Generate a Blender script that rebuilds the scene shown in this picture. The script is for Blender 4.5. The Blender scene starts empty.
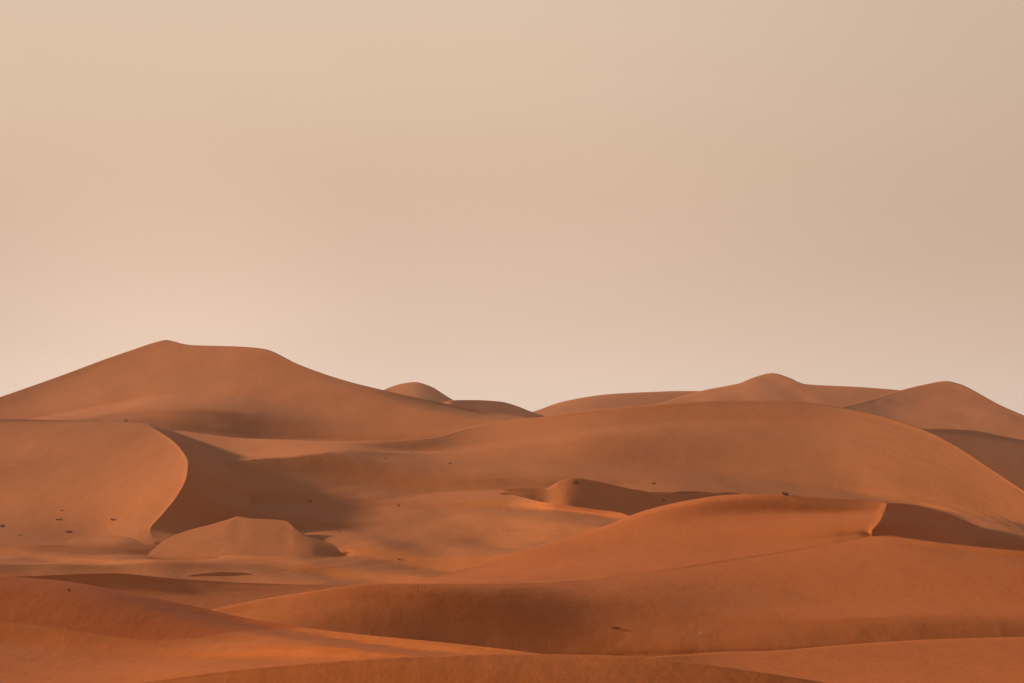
import bpy, math, random
from mathutils import Vector
import numpy as np
random.seed(7)
scene = bpy.context.scene
COL = scene.collection
EYE = 24.0                      # eye height above the gravel plain
SUN_E, SKY_GAIN, EXPO = 4.65, .757, .4
HAZE_D, HAZE_C = .8e-4, (.92, .84, .76)
SAND_A, SAND_B = (.356, .093, .020), (.436, .123, .028)
RED_A, RED_B = (.37, .080, .0115), (.45, .107, .0175)
FPX, HOR, CX = 2000.0, 440.0, 512.0
SUN_AZ, SUN_EL = 105.0, 16.5      # azimuth from straight behind the camera towards the left
L = np.array([-math.cos(math.radians(SUN_EL))*math.sin(math.radians(SUN_AZ)),
              -math.cos(math.radians(SUN_EL))*math.cos(math.radians(SUN_AZ)),
              math.sin(math.radians(SUN_EL))])

def pchip(Y, t):
    """monotone cubic through Y at 0..n-1 (axis 0), evaluated at t"""
    n = Y.shape[0]
    d = np.diff(Y, axis=0)
    m = np.zeros_like(Y)
    if n > 2:
        a, b = d[:-1], d[1:]
        with np.errstate(divide='ignore', invalid='ignore'):
            h = np.where(a*b > 0, 2*a*b/(a+b), 0.0)
        m[1:-1] = h
    m[0] = d[0]; m[-1] = d[-1]
    if n > 2:
        m[0] = 1.5*d[0]-.5*m[1]; m[-1] = 1.5*d[-1]-.5*m[-2]
        m[0] = np.where(m[0]*d[0] < 0, 0, m[0]); m[-1] = np.where(m[-1]*d[-1] < 0, 0, m[-1])
    i = np.clip(np.floor(t).astype(int), 0, n-2); s = (t-i)
    sh = (-1,)+(1,)*(Y.ndim-1); s = s.reshape(sh)
    return ((2*s**3-3*s**2+1)*Y[i]+(s**3-2*s**2+s)*m[i]+(-2*s**3+3*s**2)*Y[i+1]+(s**3-s**2)*m[i+1])

def basis(nf, nc):
    """cubic B-spline-like (Catmull-Rom) matrix from nc coarse values to nf fine ones"""
    B = np.zeros((nf, nc))
    for k in range(nf):
        t = k*(nc-1)/(nf-1); i = min(int(t), nc-2); s = t-i
        w = [-.5*s+s*s-.5*s**3, 1-2.5*s*s+1.5*s**3, .5*s+2*s*s-1.5*s**3, -.5*s*s+.5*s**3]
        for q in range(4):
            B[k, min(max(i-1+q, 0), nc-1)] += w[q]
    return B

def smooth1(a, k, axis):
    for _ in range(k):
        p = np.moveaxis(a, axis, 0)
        q = p.copy()
        q[1:-1] = .25*p[:-2]+.5*p[1:-1]+.25*p[2:]
        a = np.moveaxis(q, 0, axis)
    return a

def dims(rows):
    nr, nc = len(rows), len(rows[0][0])
    sc = 10 if nc > 6 else 22
    return (nr-1)*10+1, (nc-1)*sc+1, nr, nc

def fine(rows, sm=True):
    NR, NC, nr, nc = dims(rows)
    A = np.array(rows)                       # nr,4,nc
    A = np.moveaxis(A, 1, 2)                 # nr,nc,4
    tr = np.linspace(0, nr-1, NR); tc = np.linspace(0, nc-1, NC)
    A[..., 2] = np.log(A[..., 2])
    F = pchip(A, tr)
    F = np.moveaxis(pchip(np.moveaxis(F, 1, 0), tc), 0, 1)
    if sm:
        F[..., 2] = smooth1(smooth1(F[..., 2], 20, 0), 40, 1)
        F[..., 3] = smooth1(smooth1(F[..., 3], 6, 0), 14, 1)
        q = np.linspace(0, nr-1, NR)[:, None, None]
        w = np.exp(-(q/.35)**2) if sm is True else np.maximum(np.exp(-(q/.35)**2), np.exp(-((nr-1-q)/.35)**2))
        F[..., :2] = w*smooth1(F[..., :2], 2, 1)+(1-w)*smooth1(F[..., :2], 50, 1)
    F[..., 2] = np.exp(F[..., 2])
    return F                                  # NR,NC,(px,py,D,R)

def coarse_dims(rows):
    NR, NC, nr, nc = dims(rows)
    return (nr-1)*3+1, (nc-1)*3+1 if nc > 6 else (nc-1)*5+1

def rays(F):
    return np.stack([(F[..., 0]-CX)/FPX, np.ones(F.shape[:2]), (HOR-F[..., 1])/FPX], -1)

def lin(R):
    c = R/255.0
    return np.where(c <= .04045, c/12.92, ((c+.055)/1.055)**2.4)

# where a sheet runs on below its neighbour it dips away under it: (px of full dip, px of no dip, amount, py above which it applies)
DIP = {
 'basin': [(-140, 175, .06, 0, 535)],   # + the two below
 'front': [(192, 212, .02, 0, 999)],
 'bank': [(448, 380, .05, 0, 999)],
 'spur': [(428, 452, .04, 0, 999)],
}
def dip(name, F):
    k = np.ones(F.shape[:2])
    for p0, p1, a, y0, y1 in DIP.get(name, []):
        t = np.clip((F[..., 0]-p1)/(p0-p1), 0, 1); t = t*t*(3-2*t)
        yy = np.clip((y1-F[..., 1])/12, 0, 1)
        k += a*t*yy
    if name == 'basin':
        sm = lambda a, b: (lambda t: t*t*(3-2*t))(np.clip((a-b[0])/(b[1]-b[0]), 0, 1))
        X, Y = F[..., 0], F[..., 1]
        yb = np.interp(X, [650, 870, 930, 1024, 1100], [528, 545, 570, 600, 620])
        k += .15*sm(X, (650, 710))*sm(Y, (yb, yb+16))
    return k
TWO = ('mound',)

# (name, rows) ; each row = (px list or None=shared, py, D, R)
# a scalar D / R means constant along the row
T = {}
def P(name, px, *rows):
    n = len(px); out = []
    for r in rows:
        if len(r) == 4: x, y, d, R = r
        else: x = px; y, d, R = r
        f = lambda v: [float(v)]*n if not isinstance(v, (list, tuple)) else [float(q) for q in v]
        x, y, d, R = f(x), f(y), f(d), f(R)
        assert len(x) == len(y) == len(d) == len(R) == n, (name, n, len(x), len(y), len(d), len(R))
        out.append((x, y, d, R))
    T[name] = out

P('far1', [480,535,565,610,650,680,720,790],
  ([428,411,401,394,392,391,391,394], 1150, [158,180,174,162,156,155,155,155]),
  ([432,418,410,405,403,402,402,404], 1115, [150,175,168,152,148,148,148,148]),
  ([438,430,425,421,419,418,418,420], 1050, [150,165,160,150,148,148,148,148]))
P('far2', [610,660,700,740,752,772,790,805,860,898,960],
  ([416,403,391,383,378,373,378,384,387,390,396], 1000, [162,168,172,172,172,164,158,158,156,152,150]),
  ([420,409,400,393,389,386,390,394,396,399,404], 970, [155,158,162,165,165,158,150,155,152,145,140]),
  ([430,422,417,413,411,410,412,413,414,416,420], 910, [150,150,152,155,155,152,150,152,148,140,140]))
P('far3', [800,838,855,875,898,920,945,960,1000,1024,1100],
  ([421,408,404,398.5,391,385.5,381,384,405,415.5,448], [830,830,835,840,845,850,850,845,830,820,790], [145,132,130,132,142,154,158,156,154,152,146]),
  ([425,412,409,405,400,397,394,396,413,422,450], [805,805,808,812,818,824,825,822,808,800,775], [145,128,126,128,142,152,155,155,152,150,140]),
  ([432,420,417,415,413,411,409,411,422,430,455], [780,780,780,782,786,790,792,790,782,775,755], [145,140,136,136,148,155,157,157,154,150,140]),
  ([445,434,432,431,430,430,430,431,435,440,462], [735,735,735,735,738,740,742,742,738,733,720], [150,150,150,150,152,155,155,155,152,145,140]))
P('hollow', [880,925,965,1010,1060,1130],
  ([432,428.5,429.5,437.5,446,458], [640,640,642,645,645,640], [125,116,114,116,118,120]),
  ([442,438,440,447,455,468], [618,618,620,620,618,612], [125,120,122,124,122,120]),
  ([462,460,462,468,476,488], [585,585,586,586,582,575], [120,120,124,126,124,120]),
  ([492,490,492,497,504,516], [540,540,540,540,538,530], [118,118,118,120,120,120]))
P('peak', [360,388,400,415,430,455,490],
  ([402,388,384,382,386,401,415], 1000, [160,170,168,160,125,122,120]),
  ([408,396,393,392,395,406,420], 975, [160,172,172,160,126,124,120]),
  ([420,410,408,408,410,418,430], 930, [150,150,150,150,130,130,125]))
P('spur', [425,455,475,500,514,535,552,600],
  ([410,400,400,401.5,405,413,418,432], 860, [125,122,120,120,122,124,126,130]),
  ([416,408,408,409,412,418,423,436], 835, [125,124,122,122,124,126,128,130]),
  ([428,422,422,423,425,430,434,446], 790, [125,124,124,124,125,128,130,135]))
P('big', [-130,0,60,120,165,190,240,265,300,345,385,430,470,500,550],
  ([440,397,376,354,341,345,346.5,349,365,380.5,390.5,400.5,408,413,421], [680,690,700,702,700,695,688,682,665,640,620,602,588,577,560], [140,146,150,156,160,164,162,158,152,144,122,112,116,138,150]),
  ([442,402,384,364,352,355,356,359,373,387,396,405,412,417,423], [672,680,687,688,686,682,675,668,652,628,610,593,580,570,555], [135,142,158,165,168,168,164,160,155,152,142,120,122,146,158]),
  ([445,410,396,380,371,373,374,377,388,399,406,413,418.5,421.5,426], [655,660,662,662,661,657,650,644,630,610,594,580,568,560,546], [135,150,167,168,168,166,164,162,158,158,158,158,156,162,165]),
  ([448,414,406,397,393,395,397,400,407,414,418,422,425,426,429], [635,637,637,636,635,631,624,619,608,591,578,565,555,548,536], [135,152,168,170,168,164,158,153,155,158,158,160,162,166,168]),
  ([451,417,413,410,410,413,418,420,424,427.5,429,430.5,430,429,432], [612,612,611,610,608,605,598,593,585,572,562,552,543,537,526], [140,152,166,168,160,136,116,118,130,146,156,160,166,168,168]),
  ([455,421,420,421,424,430,436,438,439.5,441,441,440,436,432,435], [580,580,580,580,578,574,567,563,557,550,544,538,532,527,518], [138,142,150,148,130,118,114,120,136,148,150,150,160,166,168]))
# crescent dune on the left: windward side (left) then lee side (right of the crest curve)
AX = [(110,420.5,432),(143,424,418),(165,435,398),(180,448,376),(188,463,352),(186.5,477,336),(177,496,317),(163,514,304),(150,531,292)]
AL = [(-140,417,440),(-140,423,425),(-140,434,402),(-140,448,378),(-140,464,354),(-140,481,331),(-140,501,308),(-140,521,288),(-140,541,271)]
AR = [[125,130,130,132,135,140],[150,150,152,156,158,150],[160,158,160,162,165,170],[165,165,166,168,174,182],[158,160,165,172,182,190],
      [160,162,168,178,186,192],[165,165,172,182,188,192],[165,160,165,175,185,190],[150,150,148,168,182,188]]
rows = []
for l, c, R in zip(AL, AX, AR):
    fr = [0,.48,.68,.84,.94,1.0]
    rows.append(tuple([l[k]+(c[k]-l[k])*f for f in fr] for k in range(3)) + (R,))
AX9 = (165,546,275)
rows.append(([-140,5,62,110,145,165],[556,550,549,550,549,546],[256,262,264,267,271,275],[150,150,146,146,150,160]))
P('crescent_wind', [0]*6, *rows)
AF = [(150,424,436),(185,436,432),(208,450,415),(226,464,396),(244,482,376),(252,500,352),(248,519,328),(232,533,312),(215,541,298),(207,549,284)]
rows = []
for c, f in zip(AX+[AX9], AF):
    rows.append(tuple([c[k]+(f[k]-c[k])*t for t in (0,.33,.67,1.0)] for k in range(3)) + ([113,113,113,113],))
P('crescent_lee', [0]*4, *rows)
H = lambda v, *r: [v]*6+list(r)        # the first six columns lie hidden behind the crescent dune
P('basin', [-140,0,40,80,120,160,200,240,270,300,345,385,430,470,510,550,600,660,720,790,830,870,925,960,990,1024,1100],
  (H(428, 433,438,439,440,441,441,438,427,420,416,409,404,400.5,401,406,413,430,448,468,490,545),
   H(560, 524,522,519,516,514,512,508,513,518,520,517,512,506,500,492,482,466,455,445,435,412),
   H(150, 150,158,165,165,163,150,138,160,168,170,162,155,147,145,152,160,165,168,170,170,170)),
  (H(440, 443,446,447,447,446,446.5,446,437,432,428,422,417,414,415,420,426,442,459,478,498,550),
   H(520, 485,480,476,475,474,474,476,487,491,493,490,486,482,477,470,463,449,441,433,425,405),
   H(150, 140,168,177,174,158,124,128,158,172,172,160,152,150,152,160,165,166,166,168,170,170)),
  (H(450, 451,455.5,456.5,455,450.5,451,452,449,446,444,439,436,434,435,440,445,459,473,490,508,558),
   H(480, 433,430,430,430,432,434,440,450,456,459,457,454,451,447,442,436,427,420,414,408,393),
   H(150, 125,165,172,168,142,132,148,166,168,168,156,144,146,152,160,164,164,164,166,168,168)),
  (H(456, 455,459,460,458.5,454,456,458,456,454,452,447,445,444,445,449,454,467,480,496,513,562),
   H(455, 421,418,417,418,420,421,425,436,441,443,440,438,435,432,427,422,415,409,404,399,387),
   H(150, 116,122,125,122,124,130,146,164,166,166,152,142,144,152,160,164,164,164,166,167,167)),
  (H(466, 466,468,469,468,466,466,467,465,464,462,459,457,456,458,462,466,478,490,504,519,567),
   H(420, 396,393,392,392,394,396,402,413,419,421,420,418,416,413,409,405,399,395,391,387,377),
   H(150, 112,114,108,114,126,136,140,152,158,158,148,140,142,150,160,164,164,164,166,166,166)),
  (H(482, 481,484,484,484,481,479,480,478,477,476,475,475,476,480,483,487,496,506,518,532,576),
   H(385, 365,364,364,364,366,370,371,368,365,374,386,390,387,382,379,376,372,369,367,365,359),
   H(150, 113,117,115,108,130,140,146,148,150,152,150,148,150,150,156,163,163,163,165,166,166)),
  (H(500, 500,503,503,502,499,496,494,492,491,491,491,493,497,504,507,510,516,523,533,546,586),
   H(352, 338,337,337,337,339,343,343,338,336,346,357,362,356,346,344,342,341,340,340,339,336),
   H(150, 114,117,117,112,124,140,152,160,150,135,130,132,138,150,162,166,166,165,165,166,166)),
  (H(520, 519,521,521,520,517,513,509,507,506,508,511,514,517,522,525,528,533,539,548,559,596),
   H(322, 316,315,315,315,317,320,321,319,316,326,340,346,334,318,318,318,318,318,318,317,315),
   H(150, 114,120,122,118,132,148,160,170,176,180,178,165,165,165,165,165,165,165,165,165,165)),
  (H(538, 536,537,537,536,534,530,525,522,520,521,522,529,534,539,542,545,550,555,562,571,606),
   H(276, 296,296,296,297,299,301,302,301,299,305,315,318,308,296,296,296,296,296,296,296,295),
   H(150, 155,166,166,154,148,146,156,172,177,172,152,162,165,165,165,165,165,165,165,165,165)),
  ([553,546,547,550,552.5,551,548,547,547,547,545,542,541,538,536,536,540,546,552,557,560,563,567,572,578,586,618],
   [252,260,259,256,254,256,262,266,268,270,273,277,282,290,294,294,290,282,278,272,272,272,272,272,272,272,272],
   [150,152,144,134,126,132,150,158,160,162,168,138,140,162,177,174,168,170,165,165,165,165,165,165,165,165,165]),
  ([562,556,558,560,561,560.5,559,557,556.5,556,556,556,556,555,554,554,556,562,568,573,576,578,582,586,591,598,628],
   [241,247,246,244,243,244,246,249,251,252,253,256,259,266,270,271,269,262,256]+[247]*8,
   [145,156,174,182,184,180,176,170,168,170,173,172,172,172,176,176,174,172]+[165]*9),
  ([570,564,566,567,567,567,567,567.5,567,567,567.5,568.5,569,569,569,569,571,576,582,586,589,591,595,599,603,610,638],
   [229,234,233,231,231,231,232,234,235,236,236,241,246,252,257,256,252,245,240]+[229]*8,
   [118,118,126,134,138,138,136,142,156,152,130,156,172,176,178,178,178,176]+[165]*9),
  ([580,575,576,577,577,577,577.5,578,578,578,578,579,580,581,582,582,584,588,593,597,600,602,606,610,614,620,646],
   [216,220,219,218,218,218,219,220,221,222,222,227,232,238,244,243,238,231,226]+[216]*8,
   [128,126,132,138,140,140,146,155,160,160,162,168,172,174,176,176,176,174]+[165]*9),
  ([602,596,596,597,597,597,597.5,598,598,598,598,599,600,601,602,602,604,608,612,615,618,620,624,628,632,638,662],
   [196,199,199,198,198,198,199,200,200,201,201,205,210,217,223,222,217,210,205]+[196]*8,
   [140,138,140,144,145,145,150,158,160,160,165,168,170,172,174,174,174,172]+[165]*9))
P('mound', [500,507,525,545,560,575,600,620,640,670,700,750],
  ([492.5,489,488,488.5,481,478,482,486.5,490.5,493.5,493,496], 340, [150,113,112,112,113,112,113,116,124,135,140,145]),
  ([492.9,491.2,493.3,495.8,493,493,496.5,500.5,506,506,503,504], 340, [150,113,112,112,112,112,114,118,126,134,138,145]),
  ([493.2,493.5,498.8,503.3,505.5,508.2,511.5,515,522,518,513,512], 340, [150,113,112,112,112,114,118,122,130,136,140,145]))
P('tongue', [500,506,512,528,545,560,577,600,619,634,668],
  ([492.5,492.5,494,498.5,502.5,504.5,507,510,512.5,517.5,528], 320, [175,178,178,179,181,182,182,180,178,165,165]),
  ([499,500,501,504,508,510,512.5,516,519,523,533], 312, [176,177,177,178,178,176,172,165,152,152,165]),
  ([510,511,512,514,516,518,520,524,527,531,540], 302, [176,176,176,176,176,172,168,165,160,165,172]),
  ([530,530,530,530,530,531,533,535,538,541,548], 286, [176,176,176,176,176,175,174,174,174,174,175]))
P('knoll', [148,157,168,188,213,228,239,252,272,287,294,306,326,352],
  ([554.5,546,538.5,530.5,524,519.5,516.5,518.5,519.5,521,527,535,542,553], 270, [165,172,174,176,180,184,182,176,174,172,150,140,145,155]),
  ([555.5,549.5,544,538,533,529.5,527.5,528.5,529.5,531,535,541,547,556], 270, [160,165,166,170,174,176,172,158,164,166,158,152,155,160]),
  ([556.5,553,550,545.5,543,541,540,540,541,542,544,548,553,560], 270, [156,158,160,166,170,172,172,170,168,168,165,164,162,162]),
  ([558,557,556.5,556,555,554,553.5,553.5,553.5,554,555,557,560,565], 270, [160,160,162,164,168,172,172,172,171,170,169,168,166,166]))
P('bank', [-140,0,28,70,113,170,256,320,383,450],
  ([580,575,576,574,573,578,583,584.5,585,588], [186,188,188,189,190,195,207,216,223,230], [125,124,112,108,108,112,125,138,145,145]),
  ([589,583,584,583,582,586,590,591,592,595], [180,182,182,183,184,189,200,209,216,223], [125,124,110,106,108,114,135,145,148,148]),
  ([602,596,597,597,597,599,602,603,604,607], [171,173,173,174,175,179,190,199,206,213], [138,138,136,132,134,140,148,152,154,150]),
  ([625,620,621,622,622,623,625,626,627,630], [156,158,158,159,160,163,175,185,192,199], [150,150,150,150,150,150,152,154,155,152]))
R5 = [400,440,512,560,600,640,690,740,786,830,858,872]
P('ramp', [400,440,512,560,600,640,690,740,786,830,870,887],
  ([583,575,553,540,528,512,500,494,495,498,500,503], [216,226,252,264,272,278,285,290,290,286,281,277], [170,172,178,178,180,186,182,172,142,136,146,180]),
  ([400,440,512,560,600,640,690,740,786,830,866,884], [584.5,578,562,549,538,523,510,506,507,508,508,512], [213,221,244,256,264,270,276,280,280,277,274,270], [172,172,178,178,176,172,152,132,126,130,154,176]),
  ([400,440,512,560,600,640,690,740,786,830,862,880], [586,581,569,558,549,537,525,519,517,516,516,521], [211,216,233,244,252,259,264,268,269,268,266,264], [172,173,176,175,172,168,166,166,166,168,172,176]),
  ([400,440,512,560,600,640,690,740,786,830,858,871.5], [587,583,576,569,562,553,543,536,531,527,526,532], [209,212,222,230,237,243,248,252,254,255,255,254], [170,172,175,173,170,168,168,168,168,168,170,172]),
  (R5, [585,585.3,584.5,581.8,578.8,573.6,566.6,558.6,551.6,544.6,539,536.5], [206,208,212,216,221,226,231,236,240,244,247,248], [160,158,158,160,162,164,165,166,166,166,166,166]))
P('front', [190,256,300,341,383,440,512,560,600,640,690,740,786,830,870,920,980,1024,1110],
  ([615,600,593,587,583.5,583.5,583,580,577,572,565,557,550,543,533.5,540,547,551,560], [187,195,198,202,205,208,212,216,221,226,231,236,240,244,248,250,250,250,248], [165,168,168,160,150,146,146,152,158,162,164,166,168,168,165,152,150,150,150]),
  ([620,609,604,600,597,597,597,595,593,589,583,577,571,565,558,560,565,569,577], [182,188,190,193,195,197,199,202,206,210,214,218,222,225,228,230,231,231,230], [165,165,160,150,140,126,118,126,140,146,150,153,157,160,160,156,155,152,150]),
  ([628,619,616,613,611,611,611,609,608,606,602,598,594,590,586,586,588,590,597], [175,180,181,183,184,185,186,188,191,195,199,203,206,209,211,213,214,214,213], [165,160,150,138,125,112,106,108,122,130,138,146,151,154,156,156,156,156,155]),
  ([637,631,629,628,626,626,626,625,624,622,619,616,613,611,609,608,609,611,617], [168,171,171,172,172,172,173,175,178,182,186,189,192,195,197,198,199,199,198], [160,150,135,125,115,108,106,110,125,136,143,149,153,156,157,156,158,160,160]),
  ([647,643,643,643,643,643,643,641,639,637,635,633,632,630,628,626,626,627,632], [160,161,161,161,161,161,161,163,166,169,172,175,178,180,182,183,184,184,183], [150,140,130,125,115,108,112,118,128,142,150,152,150,142,136,134,134,134,134]),
  ([664,662,662,662,662,662,662,661,660,659,658,657,656,653,650,648,647,647,650], [149,149,149,149,149,149,149,150,152,155,157,159,161,163,165,166,167,167,166], [130,125,120,118,115,115,115,118,122,126,128,128,126,126,126,126,126,126,126]))
P('lee', [0]*6,
  ([884,905,940,980,1012,1110], [502.5,503.5,511,527,537.5,562], [278,292,315,345,372,420], [113,113,113,113,113,113]),
  ([880,902,937,976,1012,1105], [516,517,523,534,543,562], [268,280,300,325,345,385], [113,113,113,113,113,113]),
  ([871,896,932,974,1012,1100], [533,533,538,546,551,562], [256,266,282,300,315,345], [113,113,113,113,113,113]),
  ([868,890,930,972,1012,1100], [550,550,554,560,566,576], [250,256,268,282,295,320], [113,113,113,113,113,113]))
P('apron', [540,620,680,720,768,830,900,960,1024,1110],
  ([663,659,655,652,651,646,641,638.5,637,635], [100,103,106,108,110,112,115,118,120,124], [140,138,138,148,155,155,155,155,155,155]),
  ([671,668,666,664.5,663.5,660,656.5,654.5,653,651.5], [89,91,93,94.5,96,98,100,102,104,107], [140,138,138,146,154,155,156,157,158,158]),
  ([682,681,680,679,678,676,674,673,672,671], [77,79,80,81,82,83.5,85,86.5,88,90], [142,140,140,145,152,154,156,158,160,160]),
  ([706,705,704,704,703,702,701,700,700,699], [64,65,65.5,66,66.5,67,68,69,70,71], [145,145,145,145,150,152,155,156,158,158]))
P('near_left', [-130,0,30,70,141,198,256,349,450,520,580],
  ([569,575.5,578,582,595,607,620,633,643,651,659], [84,85.5,86.5,87.5,91,95,98,99,98,96,94], [135,138,136,134,132,134,148,165,165,160,150]),
  ([590,592,593,596,608,618,627,638,647,654,662], [82,83,83.7,84.7,87.3,90.6,92.5,92.5,91,89.5,88], [138,140,142,140,136,140,158,172,172,165,150]),
  ([618,620,622,627,638,639,638,645,652,658,666], [79.5,80,80.5,81.2,83.3,85.2,86,85,83,82,81], [140,141,142,141,142,150,172,178,175,160,150]),
  ([640,642,644,647,653,654,652,656,660,664,671], [74,74.2,74.6,75.2,76.5,77.2,77.8,77,75.5,74.5,73.5], [145,146,150,156,166,174,178,176,165,150,150]),
  ([665,666,667,668,670,670,669,670,672,674,680], [67.5,67.6,67.8,68.2,69,69.3,69.5,69,68,67.5,67], [148,150,155,162,174,176,172,160,152,150,150]),
  ([705,705,705,705,706,706,705,705,706,708,712], [58,58,58,58,58.5,58.6,58.7,58.5,58,57.5,57], [150,152,156,160,165,165,165,160,155,150,150]))
P('near_dome', [20,140,250,400,512,600,680,760,830,930],
  ([698,682,668,657,654,655,661,672,683,700], [64,65,66,67,67.5,67.5,67,66,65,63.5], [165,162,156,150,148,145,140,128,124,124]),
  ([706,692,679,669,666,667,672,682,692,708], [60,61,61.8,62.5,63,63,62.5,61.5,60.5,59.5], [160,156,150,146,143,140,136,128,124,124]),
  ([722,710,699,690,687,688,692,700,709,722], [54.5,55,55.5,56,56.2,56.2,56,55.2,54.6,54], [155,150,147,144,142,139,135,130,126,126]),
  ([760,750,742,735,733,734,737,743,750,760], [46,46.3,46.6,47,47,47,46.8,46.4,46,45.6], [150,148,145,142,140,138,135,132,130,130]))

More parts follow.
